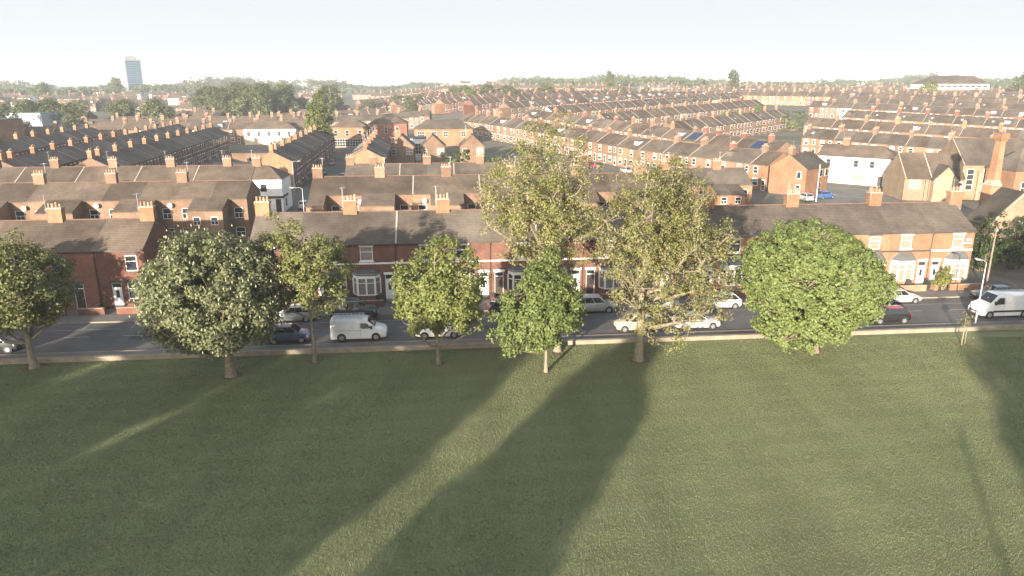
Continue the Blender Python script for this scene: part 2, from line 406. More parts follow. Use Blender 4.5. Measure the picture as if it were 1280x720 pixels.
def chimney_mb(x, y, zr, wm, sx=1.45, sy=.8, h=1.35, pots=4, seed=0):
    c = MB(); z0 = zr-1.0
    c.box(x-sx/2, x+sx/2, y-sy/2, y+sy/2, z0, zr+h-.3, wm)
    c.box(x-sx/2-.07, x+sx/2+.07, y-sy/2-.07, y+sy/2+.07, zr+h-.3, zr+h-.1, wm)
    c.box(x-sx/2-.02, x+sx/2+.02, y-sy/2-.02, y+sy/2+.02, zr+h-.1, zr+h, 'mortar')
    rr = random.Random(seed)
    for i in range(pots):
        px = x-sx/2+sx*(i+.5)/pots; hh = rr.uniform(.35, .6)
        cyl(c, px, y+rr.uniform(-.06, .06), zr+h-.02, zr+h+hh, .13, rr.choice(['pot', 'pot', 'pot_cream']))
    c.box(x-sx/2-.05, x+sx/2+.05, y-sy/2-.05, y+sy/2+.05, zr-.55, zr-.38, 'lead')
    if seed % 3 != 1:       # television aerial strapped to the stack
        ax = x-sx/2+.05; c.tube([(ax, y-sy/2-.06, zr+.5), (ax, y-sy/2-.06, zr+h+1.4)], [.022]*2, 'metal_grey', 4); c.tube([(ax-.1, y-.9, zr+h+1.3), (ax+.1, y+.4, zr+h+1.3)], [.018]*2, 'metal_grey', 4)
        for k in range(4): c.tube([(ax-.3, y-.8+.3*k, zr+h+1.3), (ax+.3, y-.8+.3*k, zr+h+1.3)], [.012]*2, 'metal_grey', 3)
    return c
def roof_mb(w, d, eave, slope, rm, verge=(), t=.12, ov=.25):
    r = MB(); zo = lambda y: eave+t+y*slope
    def prof(y0, y1):
        return [(y0, zo(y0)), (y1, zo(y1)), (y1, zo(y1)-t), (y0, zo(y0)-t)]
    h = d/2; W = w-.008
    r.prism([(-W/2, y, z) for y, z in [(-ov, zo(-ov)), (h, zo(h)), (d+ov, zo(-ov)), (d+ov, zo(-ov)-t), (h, zo(h)-t), (-ov, zo(-ov)-t)]], (W, 0, 0), rm)
    r.prism([(-W/2, h-.14, zo(h)-.02), (-W/2, h, zo(h)+.09), (-W/2, h+.14, zo(h)-.02)], (W, 0, 0), 'ridge_tile')
    for x, vm in verge:
        x0 = x-.09
        for a, b in ((-ov-.01, h), (d+ov+.01, h)):
            za, zb = zo(-ov)+.07, zo(h)+.07
            r.prism([(x0, a, za), (x0, b, zb), (x0, b, zb-.09), (x0, a, za-.09)], (.18, 0, 0), vm)
    return r
def side_walls(m, w, d, eave, slope, wm):
    for x in (-w/2+.006, w/2-.006):
        pts = [(x, 0, 0), (x, d, 0), (x, d, eave), (x, d/2, eave+d/2*slope), (x, 0, eave)]
        m.poly(pts if x > 0 else pts[::-1], wm)
def terrace(front='flat', mir=1, wm='brick_red', rm='slate', w=4.9, d=8.4, eave=6.2, ridge=8.6, chim=(), verge=(), rear='plain', trim='white_trim', door='door_white', seed=0, side_wm=None, lintel=None, pane='glass', garden=False, band=None):
    P = Proto(); sl = (ridge-eave)/(d/2); hw = w/2; lin = lintel or trim
    X = lambda a, b: (a, b) if mir > 0 else (-b, -a)
    wall = MB(); side_walls(wall, w, d, eave, sl, side_wm or wm)
    # front openings (x0,x1,z0,z1) in centred coordinates, written for mir=+1 : window side left, door right
    if front == 'bay':
        dx = X(hw-1.28, hw-.33); bx = X(-hw+.35, hw-1.75); ux = X(-hw+1.2, -hw+2.5)
        doors = [(*dx, .28, 2.95)]; wins = [(*ux, 4.45, 5.95)]
        pass
    elif front == 'flat':
        dx = X(hw-2.3, hw-1.35); doors = [(*dx, .22, 2.75)]; wins = [(*X(-hw+.75, -hw+2.05), 1.05, 2.75), (*X(-hw+.8, -hw+1.95), 3.95, 5.55)]
        bx = None
    else:
        dx = X(hw-1.5, hw-.6); doors = [(*dx, .15, 2.6)]; wins = [(*X(-hw+.8, -hw+2.2), 1.0, 2.6), (*X(-hw+.85, -hw+2.05), 3.8, 5.3), (*X(hw-1.75, hw-.8), 3.8, 5.3)]
        bx = None
    holes = [(a+hw, b+hw, c, e) for a, b, c, e in doors+wins]
    wall.wall((-hw+.006, 0, 0), (1, 0, 0), w-.012, 0, eave, [(a-.006, b-.006, c, e) for a, b, c, e in holes], wm, .14, (0, -1, 0))
    # rear
    rw = [(*X(-hw+.7, -hw+1.9), 3.7, 5.2), (*X(-hw+.6, -hw+1.9), 1.0, 2.4)]
    if rear == 'plain': rw += [(*X(hw-1.7, hw-.8), 3.9, 5.1), (*X(hw-1.6, hw-.7), .1, 2.2)]
    wall.wall((-hw+.006, d, 0), (1, 0, 0), w-.012, 0, eave, [(a+hw-.006, b+hw-.006, c, e) for a, b, c, e in rw], wm, .14, (0, 1, 0))
    iw = P.put('wall', wall)
    rf = P.put('roof', roof_mb(w, d, eave, sl, rm, verge))
    for cx in chim: P.put('chimney', chimney_mb(cx, d/2, ridge+.1, 'brick_orange' if wm in ('brick_dark', 'brick_red') else wm, seed=seed+int(cx*7)), rf)
    for a, b, c, e in wins: win_nodes(P, -1, a, b, c, e, 0, -1, trim if trim != 'stone_trim' else 'white_trim', 'top', pane)
    for a, b, c, e in rw:
        if e-c > 1.8:
            g = MB(); g.box(a, b, d-.1, d-.05, c, e, 'door_dark'); P.put('door', g)
        else: win_nodes(P, -1, a, b, c, e, d, 1, 'white_trim', 'cross')
    for a, b, c, e in doors:
        g = MB(); g.box(a+.06, b-.06, .07, .12, c, e-.55, door); g.box(a, a+.06, .05, .13, c, e, trim); g.box(b-.06, b, .05, .13, c, e, trim)
        g.box(a+.06, b-.06, .05, .13, e-.55, e-.47, trim); g.box(a+.06, b-.06, .05, .13, e-.06, e, trim)
        g.box(a+.06, b-.06, .085, .105, e-.47, e-.06, 'glass')
        g.box((a+b)/2-.16, (a+b)/2+.16, .06, .075, c+1.0, c+1.75, 'glass'); g.box(a+.03, b-.03, -.25, .05, 0, c-.004, 'stone_trim')
        di = P.put('door', g); h = MB(); h.box(b-.2, b-.15, .04, .068, c+.95, c+1.1, 'alloy'); P.put('handle', h, di)
        l = MB(); l.box(a-.12, b+.12, -.03, .08, e+.002, e+.24, lin); P.put('lintel', l)
    for a, b, c, e in wins:
        l = MB(); l.box(a-.12, b+.12, -.025, .08, e+.002, e+.22, lin); P.put('lintel', l)
        l = MB(); l.box(a-.1, b+.1, -.08, .06, c-.13, c-.002, lin); P.put('sill', l)
    if front == 'bay':
        a, b = bx; q = [(a, 0), (a+.5, -.72), (b-.5, -.72), (b, 0)]
        base = MB(); base.prism([(x, y+.01 if y == 0 else y, 0) for x, y in q], (0, 0, .92), wm)
        base.prism([(x-.0, y+.012 if y == 0 else y-.04, .922) for x, y in q], (0, 0, .1), trim)
        base.prism([(x, y+.012 if y == 0 else y-.03, 2.72) for x, y in q], (0, 0, .5), trim)
        base.prism([(x, y+.014 if y == 0 else y-.07, 3.05) for x, y in q], (0, 0, .1), 'dark_trim' if lin == 'white_trim' and wm == 'brick_dark' else trim)
        for (x0, y0), (x1, y1) in zip(q[:-1], q[1:]):        # mullions at the corners and middle
            for k in (0.03, .5, .97) if x1-x0 < .6 else (.02, .5, .98):
                px, py = x0+(x1-x0)*k, y0+(y1-y0)*k
                s_ = .055 if .1 < k < .9 and x1-x0 < .6 else .075
                if not (x1-x0 < .6 and k == .5): base.box(px-s_, px+s_, py-.05, py+.05, 1.024, 2.718, trim)
        base.prism([(a+.12, -.1, 2.2), (a+.53, -.67, 2.2), (b-.53, -.67, 2.2), (b-.12, -.1, 2.2)], (0, 0, .07), trim)
        bi = P.put('bay_window', base)
        g = MB(); g.prism([(a+.08, .0, 1.024), (a+.52, -.66, 1.024), (b-.52, -.66, 1.024), (b-.08, .0, 1.024)], (0, 0, 1.69), pane); P.put('pane', g, bi)
        br = MB(); top = 4.0 if wm != 'brick_dark' else 3.5
        Z = 3.22; o = [(a-.08, .0), (a+.46, -.8), (b-.46, -.8), (b+.08, .0)]; n_ = [(a+.5, -.0), (a+.7, -.12), (b-.7, -.12), (b-.5, -.0)]
        for i in range(3): br.poly([(*o[i], Z), (*o[i+1], Z), (*n_[i+1], top), (*n_[i], top)], 'lead')
        br.poly([(*p, top) for p in n_], 'lead'); br.poly([(*p, Z) for p in o[::-1]], 'lead')
        P.put('bay_roof', br, bi)
    if band:
        g = MB(); g.box(-hw, hw, -.035, -.001, band[0], band[0]+.17, band[1]); P.put('string_course', g)
    g = MB(); g.box(-hw, hw, -.36, -.25, eave-.13, eave-.02, 'dark_trim'); P.put('gutter', g)
    if seed % 2 == 0:
        g = MB(); g.tube([(mir*(hw-.1), -.30, eave-.1), (mir*(hw-.1), -.07, eave-.4), (mir*(hw-.1), -.07, .1)], [.045]*3, 'dark_trim', 6); P.put('downpipe', g)
    if garden:
        g = MB(); gx = X(dx[0]-.1 if mir > 0 else -dx[1]-.1, 0)[0] if False else None
        da, db = dx[0]-.1, dx[1]+.1
        for a, b in ((-hw, da), (db, hw)):
            if b-a > .25:
                g.box(a+.002, b-.002, -2.1, -1.88, 0, .72, wm); g.box(a+.002, b-.002, -2.13, -1.85, .722, .80, 'coping')
        g.box(-hw if mir < 0 else hw-.2, -hw+.2 if mir < 0 else hw, -1.876, -.05, 0, .7, wm)
        P.put('garden_wall', g)
        s_ = MB(); s_.box(-hw+.25, hw-.25, -1.87, -.03, .0, .06, 'paving'); P.put('forecourt', s_)
    if rear == 'out':
        a, b = X(hw-2.35, hw-.004); L = 3.4; zl = eave-1.15; t = .1
        e = MB(); ex = .0
        wn = (*((a+b)/2-.5, (a+b)/2+.5), 3.35, 4.5)
        e.wall((a, d+L, 0), (1, 0, 0), b-a, 0, zl, [(wn[0]-a, wn[1]-a, wn[2], wn[3])], wm, .12, (0, 1, 0))
        for x in (a+.001, b-.001): e.poly([(x, d, 0), (x, d+L, 0), (x, d+L, zl), (x, d, eave-.05)], wm)
        ei = P.put('rear_extension', e); win_nodes(P, ei, *wn, d+L, 1, 'white_trim', 'cross')
        rr = MB(); s2 = (eave-zl)/L; oy = .25
        rr.prism([(a-.04, d-.1, eave+.16), (a-.04, d+L+oy, zl+.13-oy*s2), (a-.04, d+L+oy, zl+.02-oy*s2), (a-.04, d-.1, eave+.04)], (b-a+.02, 0, 0), rm)
        P.put('extension_roof', rr, ei)
        y = MB(); y.box(-hw+.002, hw-.002, d+8.2, d+8.42, 0, 1.9, wm); y.box(-mir*hw-.1*(mir < 0)+.002, -mir*hw+.1*(mir > 0)+.1*(mir < 0)-.002 if False else -mir*hw+.1, d+.02, d+8.2, 0, 1.7, wm) if False else None
        P.put('yard_wall', y)
    return P

ORD = 'first second third fourth fifth sixth seventh eighth ninth tenth eleventh twelfth thirteenth fourteenth fifteenth sixteenth seventeenth eighteenth nineteenth twentieth'.split()
TENS = ['twenty', 'thirty', 'forty', 'fifty', 'sixty', 'seventy', 'eighty', 'ninety']
def ordw(i):
    if i < 20: return ORD[i]
    t, r = divmod(i+1, 10)
    return ('%s-%s' % (TENS[t-2], ORD[r-1])) if r else TENS[t-2][:-1]+'ieth'
PC = {}
def proto(**k):
    key = tuple(sorted(k.items()))
    if key not in PC: PC[key] = terrace(**k)
    return PC[key]
GR = R(5.6)
def hloc(u, v): p = uv(u, v); return (p.x, p.y, 0)
def vz(w, m='mortar'): return ((w/2, m),)

# the long terrace facing the park
W = 4.9125
for i in range(16):
    u = -25.3+W*(i+.5); mir = 1 if i % 2 == 0 else -1
    ch = ((W/2-.02,) if i % 2 else ()) + ((-W/2+.75,) if i == 0 else ())
    wm = 'brick_orange' if i >= 10 else 'brick_dark'
    ver = vz(W, 'mortar') if i in (2, 5, 8) else ()
    rm = 'slate'
    P = proto(front='bay', mir=mir, wm=wm, rm=rm, w=W, chim=ch, verge=ver, trim='white_trim', door=('door_white', 'door_dark', 'door_white', 'door_dark')[i % 4] if i < 13 else 'door_white',
              seed=i % 2 if i not in (13,) else 3, lintel='dark_trim' if i == 13 else 'white_trim', garden=True, rear='out',
              band=(4.08, 'white_trim') if i < 10 or i == 15 else (4.08, 'dark_trim'), pane='curtain' if i >= 13 or i in (2, 7) else 'glass', eave=6.3, ridge=8.75)
    col = 'sunlit orange' if i >= 10 else 'dark red'
    if i < 10: lab = f'dark red brick bay-windowed house, {ordw(i)} from the side street in the park terrace'
    else: lab = f'orange brick bay-windowed house, {ordw(15-i)} from the tall chimney in the park terrace'
    r = P.place('terraced_house', hloc(u, 14.8), GR, lab, 'house', 'houses of the long terrace facing the park')
    if i == 15:
        g = MB(); g.box(1.55, 2.1, -.03, -.002, 5.25, 5.42, 'white_trim'); g.box(1.35, 2.3, -.03, -.002, 4.9, 5.02, 'white_trim'); link('plaque', g.mesh('plaque'), r)
    if i in (10, 11): pass
# the short terrace at the near side of the side street
for i in range(7):
    u = -35.5-W*(i+.5); mir = -1 if i % 2 == 0 else 1
    ch = ((W/2-.75,) if i == 0 else ()) + ((-W/2+.02,) if i % 2 else ())
    P = proto(front='flat', mir=mir, wm='brick_red', rm='slate_brown', w=W, chim=ch, trim='white_trim', lintel='dark_trim', door=('door_white', 'door_dark', 'door_dark')[i % 3], seed=i % 2, garden=True, rear='out', eave=6.15, ridge=8.4)
    P.place('terraced_house', hloc(u, 14.8), GR, f'flat-fronted red brick house with slate roof, {ordw(i)} from the side street in the short terrace', 'house', 'houses of the short terrace by the park')
# the second row, its backs towards the park
WB = 4.88
def rowB(u0, n, sgn, vrear, lab, grp, wm='brick_mid', rm='slate_brown', ridge=8.4, eave=6.5, par=0, verges=()):
    for i in range(n):
        u = u0+sgn*WB*(i+.5); mir = 1 if (i+par) % 2 == 0 else -1
        ch = ((WB/2-.02 if sgn < 0 else -WB/2+.02,) if i % 2 else ())
        if i == 0 and sgn > 0: ch = ch+(WB/2-.75,)
        P = proto(front='plain', mir=mir, wm=wm, rm=rm, w=WB, d=8.0, eave=eave, ridge=ridge, chim=ch, verge=((-WB/2, 'mortar'),) if i in verges else (), rear='out', seed=i % 2, lintel='stone_trim')
        P.place('terraced_house', hloc(u, vrear+8.0), GR+math.pi, lab.format(o=ordw(i)), 'house', grp)
rowB(-33.2, 9, -1, 46.0, 'brick house with rear extension, {o} from the corner shop, behind the short terrace', 'houses backing on the short terrace')
rowB(-24.5, 11, 1, 46.0, 'brick house with rear extension, {o} from the side street, behind the long terrace', 'houses backing on the long terrace', wm='brick_mid', ridge=8.8, eave=6.8, verges=(2, 4))
rowB(31.0, 3, 1, 56.5, 'small brick house, {o} past the big trees, behind the orange terrace', 'houses behind the orange end', wm='brick_orange', rm='slate', ridge=8.2, eave=6.0)
# third row, fronts towards the back street
for i in range(9):
    u = -38.9-WB*(i+.5)
    P = proto(front='plain', mir=1 if i % 2 else -1, wm='brick_mid', rm='slate_brown', w=WB, d=8.0, eave=5.9, ridge=7.9, chim=((-WB/2+.02,) if i % 2 == 0 else ()), verge=((-WB/2, 'mortar'),) if i % 2 else (), seed=i % 2, lintel='stone_trim')
    P.place('terraced_house', hloc(u, 72), GR, f'low brick house with slate roof, {ordw(i)} from the white corner shop along its row', 'house', 'houses in the row beside the white corner shop')
for i in range(9):
    u = -22.9+WB*(i+.5)
    P = proto(front='plain', mir=1 if i % 2 else -1, wm='brick_mid', rm='slate', w=WB, d=8.0, eave=5.9, ridge=7.9, chim=((WB/2-.02,) if i % 2 == 0 else ()) + ((-WB/2+.75,) if i == 0 else ()), verge=((WB/2, 'mortar'),) if i % 2 else (), seed=i % 2, lintel='stone_trim')
    P.place('terraced_house', hloc(u, 72), GR, f'brick house, {ordw(i)} from the upper street in the row beyond the back street', 'house', 'houses in the row across the back street')
# streets running away from the park on the left : D, E and the pairs further left
def away(name, u0, v0, ang, n, face, lab, grp, wm, rm, first=None, ridge=8.2, eave=6.0, d=8.4, w=4.88):
    a = GR+R(90)+R(ang); ux = Vector((math.cos(a), math.sin(a), 0)); p0 = uv(u0, v0)
    for i in range(n):
        p = p0+ux*w*(i+.5)
        rz = a if face > 0 else a+math.pi
        cx = (w/2-.02) if face > 0 else (-w/2+.02)
        ch = (cx,) if i % 2 == 0 else ()
        if i == 0: ch = ch+(-cx+(.75 if cx > 0 else -.75),)
        P = proto(front='plain', mir=1 if i % 2 else -1, wm=wm, rm=rm, w=w, d=d, eave=eave, ridge=ridge, chim=ch, verge=((cx, 'mortar'),) if i % 6 in (0, 4) else (), seed=i % 2, lintel='white_trim' if i % 3 else 'stone_trim',
                  side_wm=first if i == 0 and first else None)
        P.place('terraced_house', (p.x, p.y, terr(p.x, p.y)), rz, lab.format(o=ordw(i)), 'house', grp)
away('d', -37.4, 101, 2, 18, 1, 'dark fronted terraced house, {o} from the orange gable along the upper street', 'houses along the upper street', 'brick_dark', 'slate_blue', 'brick_orange')
away('e', -26.6, 106, 1.5, 9, -1, 'terraced house, {o} from the white-edged gable in the row opposite the orange gable', 'houses opposite the orange gable', 'brick_dark', 'slate_blue', 'brick_orange')
away('p', -69.2, 90, 4, 22, 1, 'dark roofed house, {o} from the park along the inner of three parallel rows', 'houses of the inner parallel row', 'brick_dark', 'slate_blue', 'brick_mid')
away('q', -83.4, 86, 5, 27, 1, 'dark roofed house, {o} from the park along the middle of three parallel rows', 'houses of the outer parallel row', 'brick_dark', 'slate_blue', 'brick_mid')
away('r', -106, 90, 5, 22, 1, 'dark roofed house, {o} from the park along the outermost of three parallel rows', 'houses of the outermost parallel row', 'brick_dark', 'slate_blue', 'brick_mid')

# ---- smaller houses of the farther streets: one mesh each
def small(wm, rm, ver, seed, w=4.86, d=8.2, eave=5.5, ridge=7.9, solar=False, trim='white_trim', chim=True):
    m = MB(); hw = w/2; sl = (ridge-eave)/(d/2); rr = random.Random(seed)
    m.box(-hw+.006, hw-.006, 0, d, 0, eave, wm, 'tb'); side_walls(m, w, d, eave, sl, wm)
    r = roof_mb(w, d, eave, sl, rm, ((hw, 'mortar'),) if ver else ()); m.add(r, Matrix())
    if chim: m.add(chimney_mb(hw-.02 if ver else -hw+.3, d/2+rr.uniform(-.3, .3), ridge+.1, rr.choice(['brick_mid', 'brick_red', 'brick_red', 'brick_mid', 'brick_orange']), sx=rr.uniform(1.0, 1.5), h=rr.uniform(.8, 1.6), pots=rr.randint(2, 4), seed=seed), Matrix())
    if rr.random() < .16:      # rear or front roof dormer
        s_ = rr.choice((-1, 1)); y0 = 1.2 if s_ < 0 else d-3.0
        m.box(-1.5, .2, y0, y0+1.8, eave+.5, eave+1.9, rr.choice(['slate_blue', 'slate_blue', 'render_grey'])); m.box(-1.6, .3, y0-.1, y0+1.9, eave+1.901, eave+2.0, 'flat_felt')
    for f in (-1, 1):
        y = -.04 if f < 0 else d+.04
        for x0, x1, z0, z1, t in ((-hw+.8, -hw+2.0, 3.5, 4.95, 1), (hw-1.6, hw-.75, 3.6, 4.9, rr.random() < .4), (-hw+.7, -hw+2.2, .9, 2.4, 1), (hw-1.5, hw-.6, .1, 2.3, 2)):
            if not t: continue
            a, b = sorted((y, y-f*.03)); m.box(x0-.03, x1+.03, min(y, y-f*.06), max(y, y-f*.06), z0-.06, z1+.1, trim)
            q = rr.random(); yy = y+f*.01
            m.box(x0+.05, x1-.05, min(yy, yy-f*.012), max(yy, yy-f*.012), z0+.06, (z0+z1)/2-.03, 'door_dark' if t == 2 else 'glass'); m.box(x0+.05, x1-.05, min(yy, yy-f*.012), max(yy, yy-f*.012), (z0+z1)/2+.03, z1-.06, 'glass' if q > .3 else 'curtain')
    if rr.random() < .7:      # back extension
        L = rr.uniform(2.5, 4); x0, x1 = (hw-2.4, hw-.01) if rr.random() < .5 else (-hw+.01, -hw+2.4)
        m.poly([(x0, d+L, 0), (x1, d+L, 0), (x1, d+L, eave-1.1), (x0, d+L, eave-1.1)], wm)
        for x in (x0, x1): m.poly([(x, d, 0), (x, d+L, 0), (x, d+L, eave-1.1), (x, d, eave-.1)], wm)
        m.prism([(x0-.05, d-.1, eave+.14), (x0-.05, d+L+.2, eave-1.05), (x0-.05, d+L+.2, eave-1.15), (x0-.05, d-.1, eave+.04)], (x1-x0+.1, 0, 0), rm)
    if solar:
        zo = lambda y: eave+.12+y*sl+.05
        m.prism([(-1.8, .5, zo(.5)), (1.8, .5, zo(.5)), (1.8, 3.4, zo(3.4)), (-1.8, 3.4, zo(3.4))], (0, 0, .05), 'solar')
    if rr.random() < .3:
        zo = lambda y: eave+.12+y*sl+.02
        m.prism([(-.4, 1.6, zo(1.6)), (.3, 1.6, zo(1.6)), (.3, 2.5, zo(2.5)), (-.4, 2.5, zo(2.5))], (0, 0, .04), 'render_grey')
    return m
SM = []; rs = random.Random(5)
for i in range(14):
    wm = ['brick_mid', 'brick_mid', 'brick_orange', 'brick_mid', 'brick_red', 'brick_orange', 'brick_buff', 'brick_mid', 'brick_mid', 'brick_orange', 'render_white', 'render_cream', 'brick_mid', 'brick_red'][i]
    rm = ['slate', 'slate_brown', 'slate', 'slate_blue', 'slate', 'slate_brown', 'slate', 'slate', 'slate_brown', 'slate_blue', 'slate', 'slate_blue', 'slate_brown', 'slate'][i]
    SM.append([small(wm, rm, v, i*2+v, chim=True if v else i % 3 == 0) for v in (0, 1)])
SMS = small('brick_mid', 'slate', 1, 91, solar=True)
LOOK = {0: 'brown brick', 1: 'brown brick', 2: 'orange brick', 3: 'brown brick', 4: 'red brick', 5: 'orange brick', 6: 'pale brick', 7: 'brown brick', 8: 'brown brick', 9: 'orange brick', 10: 'white rendered', 11: 'cream rendered', 12: 'brown brick', 13: 'red brick'}
SPEC = []    # (dist, mb, x, y, rz, label, group)
def in_view(x, y, pad=60):
    if y < 20: return False
    return abs(640-(640+900*x/(y*.962+5))) < 640+pad
def street(p0, ang, n, flip, lab, grp, w=4.86, skip=(), solar=(), sel=None, seed=0):
    # houses start at p0 and follow direction ang ; flip: the fronts face left of that direction
    ux = Vector((math.cos(ang), math.sin(ang))); rr = random.Random(seed)
    for i in range(n):
        p = Vector(p0)+ux*w*(i+.5)
        k = rr.choice(range(14)) if sel is None else rr.choice(sel); 
        if rr.random() > .35 and sel is None: k = seed % 10
        if i in skip: continue
        rz = ang+(math.pi if flip else 0)
        if not in_view(p.x, p.y): continue
        mb = SMS if i in solar else SM[k][i % 2]
        look = 'solar-roofed brick' if i in solar else LOOK[k]
        SPEC.append((math.hypot(p.x, p.y), mb, p.x, p.y, rz, lab.format(o=ordw(i), l=look), grp))
AK = math.atan2(-.88, .475)
AM = math.atan2(.907, .42)
# the diagonal street, its fronts towards the park
def kpt(n, s):      # n: distance across, s: along (towards lower right)
    return (.88*n+.475*s, .475*n-.88*s)
street(kpt(121, -270), AK, 33, False, '{l} house, {o} from the red corner pub in the diagonal street', 'houses of the diagonal street', sel=[0, 1, 5, 7, 8, 0, 1], seed=1, solar=())
street(kpt(146, -262), AK, 27, False, '{l} house, {o} from the far end of the row above the diagonal street', 'houses of the row above the diagonal street', sel=[0, 1, 7, 8], seed=2, solar=(20, 25))
MD, KD = Vector((.71, .704)), Vector((.71, -.704))      # the hill streets : away to the right, and across it
def hpt(nm, t): return (.704*nm+.71*t, -.71*nm+.704*t)
for j, (n2, s2, nm) in enumerate([(219, -96, 'front'), (256, -112, 'second'), (300, -116, 'third'), (346, -150, 'fourth'), (392, -160, 'fifth'), (440, -300, 'sixth'), (492, -330, 'seventh'), (550, -360, 'eighth'), (612, -380, 'ninth'), (680, -400, 'tenth')]):
    street(hpt(s2, n2), math.atan2(KD.y, KD.x), 96, False, '{l} house, {o} from the town end of the '+nm+' row above the white pub', f'houses of the {nm} row above the white pub', seed=10+j)
for k in range(10):
    nm = -133-37*k; t0 = (162-.2823*nm)/.9592
    cnt = [17, 25, 33, 36, 36, 34, 30, 26, 20, 16][k]
    p = hpt(nm, t0); street(p, math.atan2(MD.y, MD.x), cnt, False, '{l} house, {o} from the near end of the '+ordw(k)+' slanting row', f'houses of the {ordw(k)} slanting row', seed=40+k)
# cross rows far left
for j, (v, u0, n) in enumerate([(150, -178, 7), (176, -178, 7), (206, -196, 12), (232, -135, 17), (258, -150, 19), (285, -150, 22)]):
    p = uv(u0, v); street((p.x, p.y), GR, n, False, '{l} house, {o} along the '+ordw(j)+' cross row beyond the parallel rows', f'houses of the {ordw(j)} cross row', seed=70+j, sel=[0, 1, 8, 12, 7])
SPEC.sort(key=lambda s: s[0])
NTHING = 300
cache = {}
def smesh(mb):
    if id(mb) not in cache: cache[id(mb)] = mb.mesh('terraced_house')
    return cache[id(mb)]
used = sum(1 for o in scene.objects if o.name.startswith('terraced_house') and o.parent is None)
for s in SPEC[:NTHING-used]:
    tag(link('terraced_house', smesh(s[1]), None, (s[2], s[3], terr(s[2], s[3])-.05), s[4]), s[5], 'house', s[6])
far = MB()
for s in SPEC[NTHING-used:]:
    far.add(s[1], Matrix.Translation((s[2], s[3], terr(s[2], s[3])-.05)) @ Matrix.Rotation(s[4], 4, 'Z'))
# the town beyond: rows on the rising ground, too many and too small to count
rr = random.Random(77)
def fill(x0, x1, y0, y1, n, angs, sel, lenr=(3, 9)):
    for _ in range(n):
        y = rr.uniform(y0, y1); x = rr.uniform(x0, x1)*(y/y1); a = rr.choice(angs)+rr.uniform(-.05, .05); k = rr.choice(sel)
        for i in range(rr.randint(*lenr)):
            px, py = x+math.cos(a)*4.86*i, y+math.sin(a)*4.86*i
            if in_view(px, py, 20): far.add(SM[k][i % 2], Matrix.Translation((px, py, terr(px, py)-.1)) @ Matrix.Rotation(a, 4, 'Z'))
fill(-560, -150, 330, 760, 34, [0, -.6, .5], [0, 1, 5, 7, 12, 13, 11], (2, 7))
fill(-420, 120, 600, 900, 30, [-.6, .2, -1.0], [0, 1, 5, 7, 12, 13], (4, 9))
fill(60, 620, 720, 840, 16, [AK, AK, -.2, AM], [0, 1, 5, 7, 8, 13, 2], (5, 10))
kind(tag(link('distant_houses', far.mesh('distant_houses')), 'mass of small brick terraced houses far beyond the counted streets', 'houses'), 'stuff')

# ------------------------------------------------------------------ special buildings
def gable_block(P, name_wall, w, d, eave, ridge, wm, rm, t=.12, x0=0, y0=0, ov=.2):
    # gabled block, ridge along x, front at y0
    m = MB(); sl = (ridge-eave)/(d/2); side_walls(m, w, d, eave, sl, wm)
    return m, sl
def flat_windows(m, wins, y, out, fr='white_trim', pane='glass'):
    for x0, x1, z0, z1 in wins:
        s = out
        a, b = sorted((y, y+s*.07)); m.box(x0, x1, a, b, z0, z1, fr)
        nx = max(1, round((x1-x0)/.9)); nz = max(1, round((z1-z0)/1.0)); bw = .06
        cw = (x1-x0-bw*(nx+1))/nx; chh = (z1-z0-bw*(nz+1))/nz
        for i in range(nx):
            for j in range(nz):
                xa = x0+bw+i*(cw+bw); za = z0+bw+j*(chh+bw); a, b = sorted((y+s*.06, y+s*.075)); m.box(xa, xa+cw, a, b, za, za+chh, pane)
def place_empty(name, loc, rz, label, cat, group=None): return tag(link(name, None, None, loc, rz), label, cat, group)
def part(name, mb, par, smooth=None): return link(name, mb.mesh(name, smooth), par)

# white corner shop at the end of the third row (hipped towards the upper street)
p = uv(-36.35, 72.0); e = place_empty('corner_shop', (p.x, p.y, 0), GR, 'white rendered corner shop with hipped slate roof and dark shop front', 'shop')
m = MB(); m.box(-2.55, 2.55, 0, 8, 0, 5.9, 'render_white', 't'); part('wall', m, e)
m = MB(); m.poly([(-2.56, -.2, 5.85), (2.75, -.2, 5.85), (-.2, 4, 7.95), (-2.56, 4, 7.95)], 'slate_brown'); m.poly([(2.75, 8.2, 5.85), (-2.56, 8.2, 5.85), (-2.56, 4, 7.95), (-.2, 4, 7.95)], 'slate_brown')
m.poly([(2.75, -.2, 5.85), (2.75, 8.2, 5.85), (-.2, 4, 7.95)], 'slate_blue'); m.poly([(-2.56, -.2, 5.85), (-2.56, 8.2, 5.85), (2.75, 8.2, 5.85), (2.75, -.2, 5.85)], 'dark_trim'); r = part('roof', m, e)
part('chimney', chimney_mb(-2.3, 4, 8, 'brick_mid', seed=3), r)
m = MB(); m.box(-2.5, 2.62, -.14, -.002, 2.55, 2.95, 'dark_trim'); m.box(2.552, 2.7, -.14, 4.2, 2.55, 2.95, 'dark_trim'); part('fascia', m, e)
m = MB(); flat_windows(m, [(-1.9, -.3, .8, 2.4)], -.001, -1); part('shop_window', m, e)
m = MB(); flat_windows(m, [(-1.2, .0, 3.7, 5.1)], -.001, -1); part('window', m, e)
m = MB(); m.box(1.3, 2.2, -.06, -.001, .05, 2.4, 'door_dark'); part('door', m, e)
m = MB(); m.box(2.552, 2.6, 2.2, 3.2, .8, 2.2, 'glass'); part('window', m, e)
